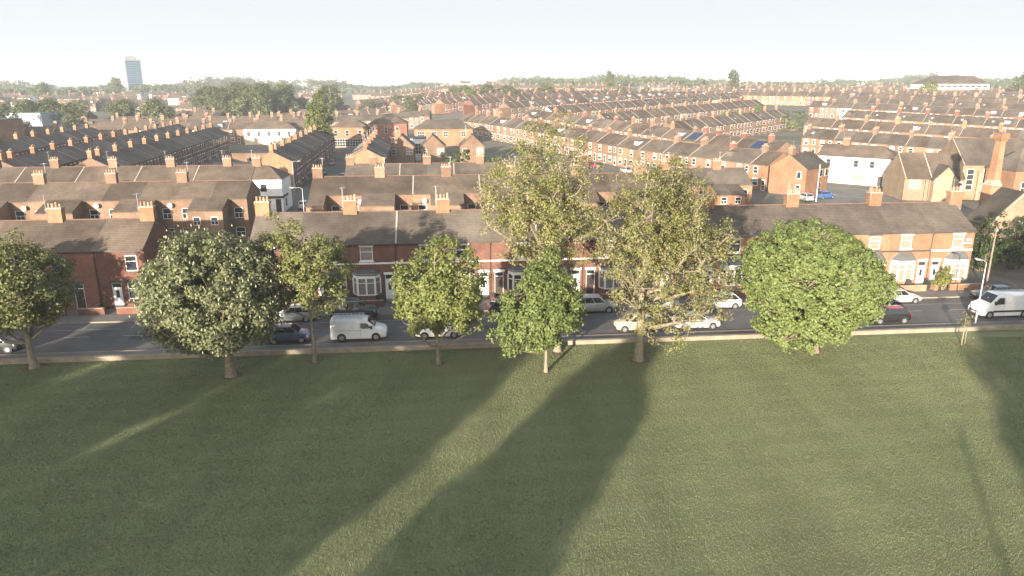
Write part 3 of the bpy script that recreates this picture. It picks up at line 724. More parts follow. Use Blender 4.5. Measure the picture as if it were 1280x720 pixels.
# white public house on the diagonal street
e = place_empty('public_house', (71.3, 170.3, 0), math.atan2(-.64, .77), 'long white rendered public house with hipped slate roof beside the car park', 'pub')
m = MB(); m.box(-.01, 17, 0, 9, 0, 6.1, 'render_white', 't'); part('wall', m, e)
m = MB(); m.poly([(-.02, -.3, 6.05), (17.3, -.3, 6.05), (13, 4.5, 8.5), (-.02, 4.5, 8.5)], 'slate_brown'); m.poly([(17.3, 9.3, 6.05), (-.02, 9.3, 6.05), (-.02, 4.5, 8.5), (13, 4.5, 8.5)], 'slate_brown'); m.poly([(17.3, -.3, 6.05), (17.3, 9.3, 6.05), (13, 4.5, 8.5)], 'slate_brown'); m.poly([(-.02, -.3, 6.05), (-.02, 9.3, 6.05), (17.3, 9.3, 6.05), (17.3, -.3, 6.05)], 'dark_trim'); r = part('roof', m, e)
part('chimney', chimney_mb(5, 4.5, 8.5, 'brick_orange', seed=8), r)
m = MB(); m.box(0, 17, -.1, -.002, 3.35, 3.5, 'render_grey'); part('string_course', m, e)
for a in (2.2, 8.2, 11.6): m = MB(); flat_windows(m, [(a, a+1.0, 3.9, 5.4)], -.001, -1, 'render_grey'); part('window', m, e)
m = MB(); flat_windows(m, [(8.0, 10.6, 1.0, 2.3)], -.001, -1, 'render_cream', 'curtain'); part('window', m, e)
m = MB(); m.box(13.6, 14.6, -.06, -.001, .05, 2.2, 'door_dark'); part('door', m, e)
# orange brick end house beside the car park
e = place_empty('detached_house', (59.2, 145.6, 0), math.atan2(.66, .75), 'gabled orange brick house standing alone at the edge of the car park', 'house')
m, sl = gable_block(None, '', 9.6, 8, 5.6, 8.2, 'brick_orange', 'slate'); M_ = Matrix.Translation((4.8, 0, 0)); mm = MB(); mm.add(m, M_); mm.box(.006, 9.594, 0, 8, 0, 5.6, 'brick_orange', 'tblr'); part('wall', mm, e)
mm = MB(); mm.add(roof_mb(9.6, 8, 5.6, sl, 'slate'), M_); r = part('roof', mm, e); part('chimney', chimney_mb(1, 4, 8.2, 'brick_orange', seed=2), r)
for a, z0, z1 in ((5.6, 3.6, 5.1), (7.9, 3.6, 5.1), (5.4, .3, 2.4)): m = MB(); flat_windows(m, [(a, a+1.1, z0, z1)], -.001, -1); part('window', m, e)
for y0, z0 in ((1.0, 3.5), (1.0, .8)): m = MB(); m.box(-.06, -.001, y0, y0+1.0, z0, z0+1.5, 'white_trim'); m.box(-.075, -.06, y0+.1, y0+.9, z0+.1, z0+1.4, 'glass'); part('window', m, e)
# stone chapel hall with a cross gable
e = place_empty('chapel_hall', (76.8, 141.2, 0), R(-5), 'pale stone chapel hall with slate roof and small front gable', 'hall')
m = MB(); w, d, ev, rg = 11.2, 9.6, 4.4, 8.7; sl = (rg-ev)/(d/2); t = Matrix.Translation((w/2, 0, 0)); a = MB(); side_walls(a, w, d, ev, sl, 'brick_buff'); m.add(a, t)
m.box(.006, w-.006, 0, d, 0, ev, 'brick_buff', 'tblr'); part('wall', m, e)
a = MB(); a.add(roof_mb(w, d, ev, sl, 'slate_brown', ((-w/2+.1, 'stone_trim'), (-.6, 'mortar'))), t); part('roof', a, e)
m = MB(); m.poly([(4.9, -1.4, 0), (9.4, -1.4, 0), (9.4, -1.4, 4.2), (7.15, -1.4, 6.7), (4.9, -1.4, 4.2)], 'brick_buff')
for x in (4.9, 9.4): m.poly([(x, -1.4, 0), (x, .4, 0), (x, .4, 4.2), (x, -1.4, 4.2)], 'brick_buff')
g = part('front_gable', m, e)
m = MB()
for s in (-1, 1): m.prism([(7.15, -1.55, 6.9), (7.15+s*2.5, -1.55, 4.1), (7.15+s*2.5, 2.2, 4.1), (7.15, 4, 6.9)], (0, 0, .12), 'slate')
part('roof', m, g)
m = MB(); flat_windows(m, [(.9, 3.0, 2.3, 4.0)], -.001, -1, 'white_trim', 'curtain'); part('window', m, e)
m = MB(); flat_windows(m, [(9.7, 10.9, 1.6, 3.6)], -.001, -1); part('window', m, e)
for x in (3.9, 4.6): m = MB(); m.tube([(x, -.08, 4.2), (x, -.08, 0)], [.06]*2, 'dark_trim', 6); part('downpipe', m, e)
# taller church hall with long white windows
e = place_empty('church', (88.4, 142.2, 0), R(-7), 'tall brick church with slate roof and long white windows beside the chimney', 'church')
w, d, ev, rg = 22, 13, 6.9, 11.4; sl = (rg-ev)/(d/2); t = Matrix.Translation((w/2, 0, 0)); a = MB(); side_walls(a, w, d, ev, sl, 'brick_buff'); m = MB(); m.add(a, t); m.box(.006, w-.006, 0, d, 0, ev, 'brick_buff', 'tblr'); part('wall', m, e)
a = MB(); a.add(roof_mb(w, d, ev, sl, 'slate', ((-w/2+.1, 'stone_trim'),)), t); part('roof', a, e)
for x in (.9, 3.9, 6.9, 9.9): m = MB(); flat_windows(m, [(x, x+1.3, 1.9, 6.0)], -.001, -1); part('window', m, e)
for x in (2.9, 5.9, 8.9): m = MB(); m.box(x, x+.5, -.5, -.002, 0, 5.6, 'brick_buff'); part('buttress', m, e)
m = MB(); m.box(0, w, -.3, -.12, ev-.15, ev-.03, 'dark_trim'); part('gutter', m, e)
# orange brick hall in front of the church
e = None
# tall brick chimney
e = place_empty('brick_chimney', (71.6, 107.5, 0), R(10), 'tall orange brick chimney shaft with stepped shoulder beside the church', 'chimney')
m = MB(); a, b = .9, .68
m.prism([(-a, -a, 0), (a, -a, 0), (a, a, 0), (-a, a, 0)], (0, 0, 7.6), 'brick_orange')
s0 = [(-a, -a), (a, -a), (a, a), (-a, a)]; s1 = [(-b+.3, -b+.1), (b, -b+.1), (b, b), (-b+.3, b)]; s2 = [(-b+.45, -b+.22), (b-.12, -b+.22), (b-.12, b-.1), (-b+.45, b-.1)]
for i in range(4):
    j = (i+1) % 4; m.poly([(*s0[i], 7.6), (*s0[j], 7.6), (*s1[j], 8.3), (*s1[i], 8.3)], 'stone_trim'); m.poly([(*s1[i], 8.3), (*s1[j], 8.3), (*s2[j], 14.0), (*s2[i], 14.0)], 'brick_orange')
part('shaft', m, e)
m = MB(); m.box(-b+.3, b, -b+.08, b+.04, 14.0, 14.3, 'brick_orange'); m.box(-b+.15, b+.15, -b-.06, b+.18, 14.301, 15.1, 'brick_orange'); m.box(-b+.3, b, -b+.08, b+.04, 15.101, 15.25, 'lead'); part('cap', m, e)
for x in (.0, .5): m = MB(); cyl(m, x, 0, 15.2, 15.7, .17, 'pot'); part('chimney_pot', m, e)
# small stone building with a steep gable at the corner
e = place_empty('gabled_lodge', (64.2, 89.5, 0), R(2), 'brown stone building with steep front gable half hidden by shrubs', 'building')
m = MB(); h = 3.9
m.poly([(-h, 0, 0), (h, 0, 0), (h, 0, 4.9), (0, 0, 8.8), (-h, 0, 4.9)], 'brick_buff'); m.poly([(-h, 4.6, 0), (-h, 4.6, 4.9), (0, 4.6, 8.8), (h, 4.6, 4.9), (h, 4.6, 0)], 'brick_buff')
for x in (-h, h): m.poly([(x, 0, 0), (x, 4.6, 0), (x, 4.6, 4.9), (x, 0, 4.9)], 'brick_buff')
part('wall', m, e); m = MB()
for s in (-1, 1):
    m.prism([(0, .12, 8.95), (s*(h+.3), .12, 4.75), (s*(h+.3), 4.8, 4.75), (0, 4.8, 8.95)], (0, 0, .14), 'slate')
r = part('roof', m, e); m = MB()
for s in (-1, 1): m.prism([(0, -.12, 9.0), (s*(h+.32), -.12, 4.78), (s*(h+.32), -.12, 5.02), (0, -.12, 9.3)], (0, .3, 0), 'stone_trim')
part('coping', m, e)
m = MB(); flat_windows(m, [(-.8, .8, 2.2, 5.4)], -.001, -1, 'stone_trim'); part('window', m, e)
# car park walls behind the terrace
def wall_thing(name, a, b, h, t, mat, label, cat, cop=None, grp=None):
    a, b = Vector(a), Vector(b); L = (b-a).length; ang = math.atan2(b.y-a.y, b.x-a.x)
    e = place_empty(name, (a.x, a.y, 0), ang, label, cat, grp); m = MB(); m.box(0, L, -t/2, t/2, 0, h, mat); part('wall', m, e)
    if cop: m = MB(); m.box(0, L, -t/2-.04, t/2+.04, h+.001, h+.09, cop); part('coping', m, e)
    return e
pts = [Vector((59, 118, 0)), Vector((84, 120, 0)), Vector((82, 152, 0)), Vector((69, 166, 0)), Vector((59, 150, 0))]
sheet('car_park', pts, .010, 'carpark')
m = MB(); m.poly([(62.5, 148, .016), (75.8, 143.2, .016), (75.8, 142.9, .016), (62.5, 147.7, .016)], 'line_white'); kind(link('car_park_marking', m.mesh('car_park_marking')), 'structure')
wall_thing('brick_wall', uv(52, 40), uv(74, 40), 2.0, .3, 'brick_mid', 'tall brick yard wall at the back of the car park behind orange houses', 'wall', 'coping')
# park edge: the low coping wall along the grass
a, b = uv(-300, .15), uv(300, .15)
wall_thing('park_wall', a, b, .30, .3, 'kerb_stone', 'long low pale stone wall edging the park along the road', 'wall', 'coping')
# garages and flat roofed sheds between the rows
def shed(name, u, v, w, d, h, rm, wm, label, cat='garage', ang=0, grp=None, wh=True):
    p = uv(u, v); e = place_empty(name, (p.x, p.y, 0), GR+R(ang), label, cat, grp); m = MB(); m.box(0, w, 0, d, 0, h, wm, 't'); part('wall', m, e)
    m = MB(); m.box(-.15, w+.15, -.15, d+.15, h+.001, h+.18, rm); part('roof', m, e)
    if wh: m = MB(); flat_windows(m, [(w*.3, w*.7, h*.35, h*.8)], -.001, -1); part('window', m, e)
shed('garage', -62, 100, 13, 9, 2.9, 'flat_felt', 'render_grey', 'long low garage block with dark felt roof left of the upper street')
shed('workshop', -60, 116, 11, 8, 3.6, 'flat_felt', 'render_white', 'white walled workshop with flat dark roof behind the garage block', 'workshop')
shed('workshop', -60, 138, 14, 10, 4.5, 'slate_blue', 'brick_mid', 'brown brick workshop with dark roof between two terraces', 'workshop')
shed('rear_annex', -52.3, 101.3, 5.6, 4, 5.2, 'flat_felt', 'brick_orange', 'orange brick flat roofed annex with white window behind the orange gable', 'annex')
shed('white_shop', -17, 158, 10.5, 9, 6.6, 'flat_felt', 'render_white', 'white flat roofed shop with dark roof among brick houses', 'shop')
shed('brick_warehouse', -182, 182, 38, 20, 11, 'flat_felt', 'brick_orange', 'big windowless orange brick warehouse above the dark terraces', 'warehouse', wh=False)
shed('shed_hall', -250, 305, 60, 22, 9, 'steel_green', 'render_grey', 'long grey industrial shed with green roof by the trees', 'shed')
# two brick houses with gables towards the park
for i, (u, lab) in enumerate(((-16.2, 'gable fronted brick house with white bay, the one nearer the white flat roofed shop'), (-7.8, 'gable fronted brick house with white bay, the one beside the big pale tree'), (3.0, 'gable fronted brick house seen through the big pale tree crown'))):
    p = uv(u, 142); e = place_empty('gabled_house', (p.x, p.y, 0), GR, lab, 'house'); m = MB(); h = 3.3
    m.poly([(-h, 0, 0), (h, 0, 0), (h, 0, 5.6), (0, 0, 8.6), (-h, 0, 5.6)], 'brick_mid'); m.poly([(-h, 9, 0), (-h, 9, 5.6), (0, 9, 8.6), (h, 9, 5.6), (h, 9, 0)], 'brick_mid')
    for x in (-h, h): m.poly([(x, 0, 0), (x, 9, 0), (x, 9, 5.6), (x, 0, 5.6)], 'brick_mid')
    part('wall', m, e); m = MB()
    for s in (-1, 1): m.prism([(0, -.2, 8.65), (s*(h+.3), -.2, 5.4), (s*(h+.3), 9.2, 5.4), (0, 9.2, 8.65)], (0, 0, .14), 'slate_blue')
    r = part('roof', m, e); part('chimney', chimney_mb(-1, 2.5, 8.4, 'brick_orange', seed=i), r)
    m = MB(); flat_windows(m, [(1.2, 2.9, 3.5, 5.2)], -.001, -1, 'white_trim', 'curtain'); part('window', m, e)
    m = MB(); flat_windows(m, [(-2.7, -1.6, 3.5, 5.0)], -.001, -1); part('window', m, e)
# red corner pub and cream shops at the end of the upper street
def hip(name, u, v, w, d, ev, rg, wm, rm, label, cat, wins, ang=0, zg=0):
    p = uv(u, v); e = place_empty(name, (p.x, p.y, terr(p.x, p.y)), GR+R(ang), label, cat); m = MB(); m.box(0, w, 0, d, -1, ev, wm, 't'); part('wall', m, e); m = MB(); q = min(d/2, w/2)*.95
    A = [(-.3, -.3, ev), (w+.3, -.3, ev), (w+.3, d+.3, ev), (-.3, d+.3, ev)]; c0, c1 = (q, d/2, rg), (w-q, d/2, rg)
    m.poly([A[0], A[1], c1, c0], rm); m.poly([A[2], A[3], c0, c1], rm); m.poly([A[1], A[2], c1], rm); m.poly([A[3], A[0], c0], rm); m.poly(A[::-1], 'dark_trim'); part('roof', m, e)
    for a in wins: m = MB(); flat_windows(m, [a], -.001, -1); part('window', m, e)
    return e
hip('corner_pub', -31, 208, 13.5, 11, 8.0, 11, 'brick_red', 'slate_brown', 'red brick corner pub with hipped roof at the far end of the upper street', 'pub', [(1.5, 2.6, 4.6, 6.8), (5.5, 6.6, 4.6, 6.8), (9.5, 10.6, 4.6, 6.8), (2, 5, 1, 3), (8, 11, 1, 3)])
hip('shop_house', -44, 206, 12.8, 10, 7.2, 10, 'brick_orange', 'slate_brown', 'orange brick shop house with white ground floor beside the red pub', 'shop', [(1, 2.2, 4.2, 6.2), (5, 6.2, 4.2, 6.2), (9.4, 10.6, 4.2, 6.2), (1, 11, .5, 3.2)])
hip('shop_house', -14.5, 196, 20, 9, 6.2, 9.2, 'brick_orange', 'slate', 'long orange brick shop house with white windows to the other side of the red pub', 'shop', [(1, 3.4, 3.6, 5.4), (6, 7.5, 3.6, 5.4), (10, 11.5, 3.6, 5.4), (16, 17.5, 3.6, 5.4)])
p_ = uv(0, 0)
q_ = Vector((92.6, 133.0, 0)) - p_
hip('brick_hall', q_.x*math.cos(GA)+q_.y*math.sin(GA), -q_.x*math.sin(GA)+q_.y*math.cos(GA), 20, 7.5, 6.6, 10.5, 'brick_orange', 'slate', 'orange brick hall with slate roof to the far side of the tall chimney', 'hall', [(1.4, 2.2, 1.4, 4.6), (5, 6.2, 1.4, 4.6)])
hip('cream_house', -79, 226, 19, 9, 5.8, 8.4, 'render_cream', 'slate_brown', 'long cream rendered house with five white windows beside the tall pale tree', 'house', [(1+i*3.7, 2.3+i*3.7, 3.2, 4.8) for i in range(5)])
pass
# far landmark buildings
e = place_empty('tower_block', (-512, 1010, terr(-522, 1010)-5), R(52), 'slim tall tower block with blue glass face on the horizon', 'tower')
m = MB(); m.box(-11, 11, -8, 8, 0, 49, 'render_grey'); part('wall', m, e)
for i in range(16): m = MB(); m.box(-9.4, 9.6, -8.1, -8.002, 2.4+i*2.9, 4.9+i*2.9, 'tower_glass'); part('window_band', m, e)
for i in range(16): m = MB(); m.box(-11.1, -11.002, -5.5, 5.5, 2.9+i*2.9, 4.4+i*2.9, 'render_grey'); part('side_window_band', m, e)
m = MB(); m.box(-11.3, 11.3, -8.3, 8.3, 49.001, 50.2, 'stone_trim'); part('roof', m, e)
m = MB(); m.box(-8, 7, -4.5, 4.5, 50.201, 53.6, 'render_grey'); m.box(-5, -1, -2, 2, 53.601, 55.6, 'render_grey'); m.box(1.5, 5, -2, 2, 53.601, 55.4, 'render_grey'); part('plant_room', m, e)
e = place_empty('school_building', (302, 545, 4.0), R(-3), 'large cream building with broad brown hipped roof and window strip on the skyline', 'building')
m = MB(); m.box(0, 44, 0, 24, 0, 14.5, 'brick_buff', 't'); part('wall', m, e)
m = MB(); m.box(-3, 44.4, -.6, 24.4, 14.501, 15.4, 'render_white'); m.box(0, 44.2, -.3, 24.2, 15.401, 18.2, 'render_white', 't'); part('parapet', m, e)
for i in range(10): m = MB(); m.box(1.2+i*4.3, 4.6+i*4.3, -.36, -.302, 16, 17.4, 'glass'); part('window', m, e)
for i in range(8): m = MB(); m.box(2+i*5.3, 4.2+i*5.3, -.06, -.002, 9, 12.8, 'glass'); part('lower_window', m, e)
m = MB(); A = [(-.6, -.9, 18.2), (44.8, -.9, 18.2), (44.8, 25, 18.2), (-.6, 25, 18.2)]; c0, c1 = (9, 12, 24.0), (39, 12, 24.0)
m.poly([A[0], A[1], c1, c0], 'slate_brown'); m.poly([A[2], A[3], c0, c1], 'slate_brown'); m.poly([A[1], A[2], c1], 'slate_brown'); m.poly([A[3], A[0], c0], 'slate_brown'); m.poly(A[::-1], 'slate'); part('roof', m, e)
e = place_empty('mill_building', (226, 640, 1.5), R(-8), 'long dark brick mill with twin pointed turrets on the skyline', 'mill')
m = MB(); m.box(0, 95, 0, 20, 0, 14, 'brick_mid', 't'); part('wall', m, e); a = MB(); a.add(roof_mb(95, 20, 14, .4, 'slate_brown'), Matrix.Translation((47.5, 0, 0))); part('roof', a, e)
for x in (12, 24): m = MB(); m.box(x, x+5, -2, 3, 0, 18, 'brick_red'); [m.poly([(x-.3 if i in (0, 3) else x+5.3, -2.3 if i < 2 else 3.3, 18), (x-.3 if (i+1) % 4 in (0, 3) else x+5.3, -2.3 if (i+1) % 4 < 2 else 3.3, 18), (x+2.5, .5, 22.5)], 'slate_brown') for i in range(4)]; part('turret', m, e)
for i in range(14): m = MB(); m.box(3+i*6.5, 6+i*6.5, -.06, -.002, 8, 12, 'glass'); part('window', m, e)
# white houses on the rising ground far away
WH = small('render_white', 'slate_brown', 0, 33, w=9)
wme = WH.mesh('white_house')
for i, (x, y, a) in enumerate([(80, 1010, .1), (92, 1012, .1), (10, 1040, -.1), (58, 930, .2), (-14, 1050, .1), (-62, 1000, .1), (-30, 1060, 0), (-500, 900, .3), (-395, 780, .2), (-380, 790, -.2), (-360, 700, .3), (-420, 640, 0), (-372, 560, .1), (-340, 600, .3), (-450, 720, .2), (-425, 600, .2), (-300, 720, .3), (-312, 700, .1), (-290, 640, .3)]):
    o = link('white_house', wme, None, (x, y, terr(x, y)), a); o.scale = (1.5, 1.3, 1.25) if y > 900 else (1.2, 1, 1)
    tag(o, 'small white rendered house standing far off among the trees', 'house', 'white houses far off')

# ------------------------------------------------------------------ trees
def crown_points(rng, n, rad, cz, shell, lump, rzu=None, taper=0.0, hole=0.0):
    # clump centres inside a lumpy ellipsoid
    ph = [(Vector((rng.gauss(0, 1), rng.gauss(0, 1), rng.gauss(0, 1))).normalized(), rng.uniform(.5, 1.0), rng.uniform(2.2, 4.5)) for _ in range(9)]
    out = []; guard = 0; off = Vector((rng.uniform(0, 99), rng.uniform(0, 99), rng.uniform(0, 99)))
    while len(out) < n and guard < n*60:
        guard += 1
        dd = Vector((rng.gauss(0, 1), rng.gauss(0, 1), rng.gauss(0, 1))).normalized()
        k = 1+sum(lump*a*max(0, dd.dot(v))**(q*2) for v, a, q in ph)-lump*.9
        r = (rng.random()**(1/shell))*k
        z = dd.z*r; tp = 1-taper*max(0, z) if z > 0 else 1-.25*taper*z*0
        p = Vector((dd.x*r*rad[0]*tp, dd.y*r*rad[1]*tp, cz+z*(rad[2] if z > 0 or rzu is None else rzu)))
        if hole and mnoise.noise(p*.55+off) < hole-.45: continue
        if p.z < .5: continue
        out.append(p)
    return out
def leaf_array(rng, cents, per, cr, ls, zc, flat=.8, up=.5, core=None):
    C = np.repeat(np.array([tuple(c) for c in cents]), per, axis=0); n = len(C)
    d = rng.normal(size=(n, 3)); d /= np.linalg.norm(d, axis=1, keepdims=True)
    crs = np.repeat(rng.uniform(.65, 1.25, size=len(cents)), per)*cr
    P = C+d*(rng.random(n)**.45*crs)[:, None]*np.array([1, 1, flat])
    outw = C-np.array([0, 0, zc]); outw /= (np.linalg.norm(outw, axis=1, keepdims=True)+1e-6)
    nr = rng.normal(size=(n, 3))*.55+d*.55+outw*.45+np.array([0, 0, up]); nr /= np.linalg.norm(nr, axis=1, keepdims=True)
    t = rng.normal(size=(n, 3)); t -= nr*(t*nr).sum(1, keepdims=True); t /= np.linalg.norm(t, axis=1, keepdims=True); b = np.cross(nr, t)
    L = ls*rng.uniform(.65, 1.3, size=n)[:, None]
    bend = nr*L*.18
    V = np.empty((n, 4, 3)); V[:, 0] = P-t*L*.55; V[:, 1] = P+b*L*.42+bend; V[:, 2] = P+t*L*.55; V[:, 3] = P-b*L*.42+bend
    return V.reshape(-1, 3)
def bez(a, b, c, k): return a*(1-k)**2+b*2*k*(1-k)+c*k*k
def wood(rng, cents, H, tr, cz, nl, mat, tmin=.22, lean=(0, 0), twig=1.0, minr=.018, wob=.25, fork=.0):
    m = MB(); top = Vector((lean[0], lean[1], H)); n = 8
    tp = [Vector((lean[0]*(i/n)+rng.uniform(-wob, wob)*(0 < i < n)*(i/n), lean[1]*(i/n)+rng.uniform(-wob, wob)*(0 < i < n)*(i/n), H*i/n)) for i in range(n+1)]
    tp[0].z = -.15
    rad = [tr*(1.0-.86*(i/n)**.9) for i in range(n+1)]
    m.tube([Vector((tp[0].x, tp[0].y, -.1)), tp[0]+Vector((0, 0, .45)), *tp[1:]], [tr*1.55, tr*1.08, *rad[1:]], mat, 8)
    def tpos(z):
        k = max(0, min(n-1e-4, z/H*n)); i = int(k); return tp[i].lerp(tp[i+1], k-i), rad[i]+(rad[i+1]-rad[i])*(k-i)
    # farthest-point primary tips
    cs = list(cents); tips = [max(cs, key=lambda c: c.z)]
    pool = rng.sample(cs, min(len(cs), 160))
    while len(tips) < min(nl, len(pool)):
        tips.append(max(pool, key=lambda c: min((c-t).length for t in tips)))
    prim = []
    for t in tips:
        hz = math.hypot(t.x, t.y); z0 = max(H*tmin, min(H*.88, t.z-hz*rng.uniform(.7, 1.1))); a, ra = tpos(z0)
        mid = a.lerp(t, .5)+Vector((rng.uniform(-.3, .3), rng.uniform(-.3, .3), -hz*.10))
        L_ = (t-a).length*.035; pts = [bez(a, mid, t, k/5)+(Vector((rng.gauss(0, L_), rng.gauss(0, L_), rng.gauss(0, L_))) if 0 < k < 5 else Vector()) for k in range(6)]; r0 = min(ra*.7, .025+.022*(t-a).length)
        m.tube(pts, [r0*(1-.8*k/5)+minr*.5 for k in range(6)], mat, 5, False); prim.append((pts, r0))
    for c in cs:
        best = None
        for pts, r0 in prim:
            for k in (1, 2, 3, 4, 5):
                dd = (pts[k]-c).length+(0 if pts[k].z < c.z+.2 else .6)
                if best is None or dd < best[0]: best = (dd, pts[k], r0*(1-.8*k/5))
        dd, s, r0 = best
        if dd < .25: continue
        q_ = .12+.12*dd; mid = s.lerp(c, .55)+Vector((rng.uniform(-q_, q_), rng.uniform(-q_, q_), rng.uniform(-.05, .2)))
        r1 = max(minr, min(r0*.7, .012+.014*dd))*twig
        m.tube([s, mid, c], [r1, r1*.7, r1*.3], mat, 4, False)
    return m
def make_tree(name, label, loc, H, rad, cz, tr, n, per, cr, ls, leaf, bark, seed, shell=2.6, lump=.25, rzu=None, taper=0., hole=0., nl=12, flat=.85, up=.5, tmin=.22, lean=(0, 0), twig=1., tip=None, group=None, extra=None, cat='tree', soil=True, wob=.25, cx=(0, 0)):
    rng = random.Random(seed); g = np.random.default_rng(seed)
    cs = crown_points(rng, n, rad, cz, shell, lump, rzu, taper, hole)
    cs = [c+Vector((cx[0], cx[1], 0)) for c in cs]
    e = tag(link(name, None, None, loc), label, cat, group)
    link('trunk', wood(rng, cs, min(H*.9, cz+rad[2]*.75), tr, cz, nl, bark, tmin, lean, twig, wob=wob).mesh('trunk', 60), e)
    if tip:
        cs1 = [c for i, c in enumerate(cs) if i % 3]; cs2 = [c for i, c in enumerate(cs) if i % 3 == 0]
        cr_ = link('crown', array_mesh('crown', leaf_array(g, cs1, per, cr, ls, cz, flat, up), 4, leaf), e)
        link('young_foliage', array_mesh('young_foliage', leaf_array(g, cs2, per, cr, ls, cz, flat, up), 4, tip), cr_)
    else:
        cr_ = link('crown', array_mesh('crown', leaf_array(g, cs, per, cr, ls, cz, flat, up), 4, leaf), e)
    if extra: extra(cs, g, cr_)
    return e, cs
def soil_patch(x, y, r, seed):
    rng = random.Random(seed); m = MB(); m.poly([(x+math.cos(t)*r*rng.uniform(.75, 1.15), y+math.sin(t)*r*rng.uniform(.75, 1.15), .012) for t in [i*math.pi/7 for i in range(14)]], 'soil')
    kind(link('bare_soil', m.mesh('bare_soil')), 'structure')
def candles(cs, g, par):
    m = MB(); rng = random.Random(4); top = sorted(cs, key=lambda c: -c.length)
    for c in cs:
        if rng.random() < .9 and c.length > 0:
            d = Vector((c.x, c.y, (c.z-5.5)*1.2)).normalized()*.5+c
            for q in range(rng.randint(1, 2)):
                o = d+Vector((rng.uniform(-.6, .6), rng.uniform(-.6, .6), rng.uniform(-.3, .4))); h = rng.uniform(.14, .24)
                m.tube([o, o+Vector((0, 0, h*.45)), o+Vector((0, 0, h))], [.03, .05, .01], 'blossom', 5, False)
    link('blossom', m.mesh('blossom', 80), par)
TR = [
 dict(name='maple_tree', label='maple standing outside the frame beside the short terrace, next in the tree line', loc=(-51, 52.6, 0), H=11.5, rad=(5.0, 5.0, 4.8), cz=6.6, tr=.3, n=300, per=48, cr=.78, ls=.3, leaf='leaf_maple', bark='bark_pale', seed=10, hole=.2, lump=.3),
 dict(name='maple_tree', label='broad olive green maple on the grass at the edge beside the short terrace', loc=(-38.5, 54.1, 0), H=11, rad=(5.2, 5.0, 4.6), cz=6.3, tr=.30, n=420, per=95, cr=.74, ls=.20, leaf='leaf_maple', bark='bark_pale', seed=11, hole=.22, lump=.3, lean=(-.6, 0), rzu=3.8, cx=(-.9, 0)),
 dict(name='chestnut_tree', label='big rounded horse chestnut covered in pale flower candles', loc=(-22.0, 52.4, 0), H=11.5, rad=(5.7, 5.6, 5.3), cz=6.4, tr=.36, n=640, per=110, cr=.78, ls=.21, leaf='leaf_chestnut', bark='bark', seed=12, hole=.1, lump=.22, rzu=5.0, shell=3.0, extra=candles, cx=(-.6, 0), nl=16),
 dict(name='maple_tree', label='thin open maple with bare slim trunk beside the white van', loc=(-16.2, 55.3, 0), H=12, rad=(4.3, 4.0, 4.4), cz=8.0, tr=.17, n=240, per=85, cr=.64, ls=.19, leaf='leaf_maple', bark='bark_pale', seed=13, hole=.3, lump=.35, shell=1.9, nl=11, tmin=.35, cx=(.1, 0)),
 dict(name='young_tree', label='lime green bushy tree in front of the half hidden white car', loc=(-6.0, 54.9, 0), H=11, rad=(4.2, 4.0, 4.7), cz=6.1, tr=.19, n=370, per=95, cr=.64, ls=.19, leaf='leaf_young', bark='bark', seed=14, hole=.2, lump=.38, rzu=4.0, tmin=.16, cx=(.35, 0)),
 dict(name='young_tree', label='small dense lime green tree standing forward on the grass', loc=(2.7, 53.2, 0), H=8.4, rad=(3.6, 3.5, 4.9), cz=4.8, tr=.15, n=520, per=85, cr=.58, ls=.19, leaf='leaf_bright', bark='bark_pale', seed=35, hole=.12, lump=.28, rzu=3.6, taper=.38, tmin=.24, cx=(-.45, 0)),
 dict(name='poplar_tree', label='tallest open yellowish tree rising behind the small lime tree', loc=(3.9, 57.9, 0), H=20.2, rad=(6.7, 6.0, 7.6), cz=12.4, tr=.30, n=640, per=52, cr=.62, ls=.15, leaf='leaf_olive', bark='bark_pale', seed=26, hole=.35, lump=.28, shell=1.7, nl=20, rzu=7.4, tip='leaf_olive_tip', tmin=.3, twig=.7, taper=.1, cx=(-1.5, 0), wob=.4),
 dict(name='poplar_tree', label='wide open olive tree with thick spreading limbs over parked cars', loc=(10.5, 55.8, 0), H=17.3, rad=(7.0, 6.4, 10.0), cz=10.0, tr=.38, n=900, per=52, cr=.62, ls=.15, leaf='leaf_olive', bark='bark_pale', seed=17, hole=.27, lump=.34, shell=1.6, nl=20, rzu=7.6, tip='leaf_olive_tip', tmin=.2, twig=.7, cx=(1.5, 0), wob=.4),
 dict(name='round_tree', label='dense bright green ball shaped tree reaching down to the grass', loc=(25.8, 57.7, 0), H=11.5, rad=(6.7, 6.3, 5.3), cz=6.1, tr=.36, n=900, per=100, cr=.64, ls=.21, leaf='leaf_bright', bark='bark', seed=18, hole=.12, lump=.26, rzu=5.4, shell=4.0, nl=16, cx=(-.5, 0)),
 dict(name='maple_tree', label='tree cut by the frame edge near the white panel van', loc=(50.6, 58.6, 0), H=9.5, rad=(4.2, 4.2, 4.2), cz=5.6, tr=.25, n=240, per=50, cr=.66, ls=.25, leaf='leaf_maple', bark='bark', seed=19, hole=.2, lump=.3),
]
for t in TR:
    make_tree(**t)
    soil_patch(t['loc'][0], t['loc'][1]+.1, .9 if t['tr'] > .25 else .65, t['seed'])
0 and make_tree('shaded_crown_tree', 'added dark tree for the shaded lower crown of the lime green tree', (-9.2, 56.4, 0), 6.2, (2.3, 2.2, 2.6), 3.4, .13, 110, 60, .5, .22, 'leaf_dark', 'bark', 31, hole=.1, rzu=2.5)  # never runs; dark stand-in for the lime green tree's shaded lower crown
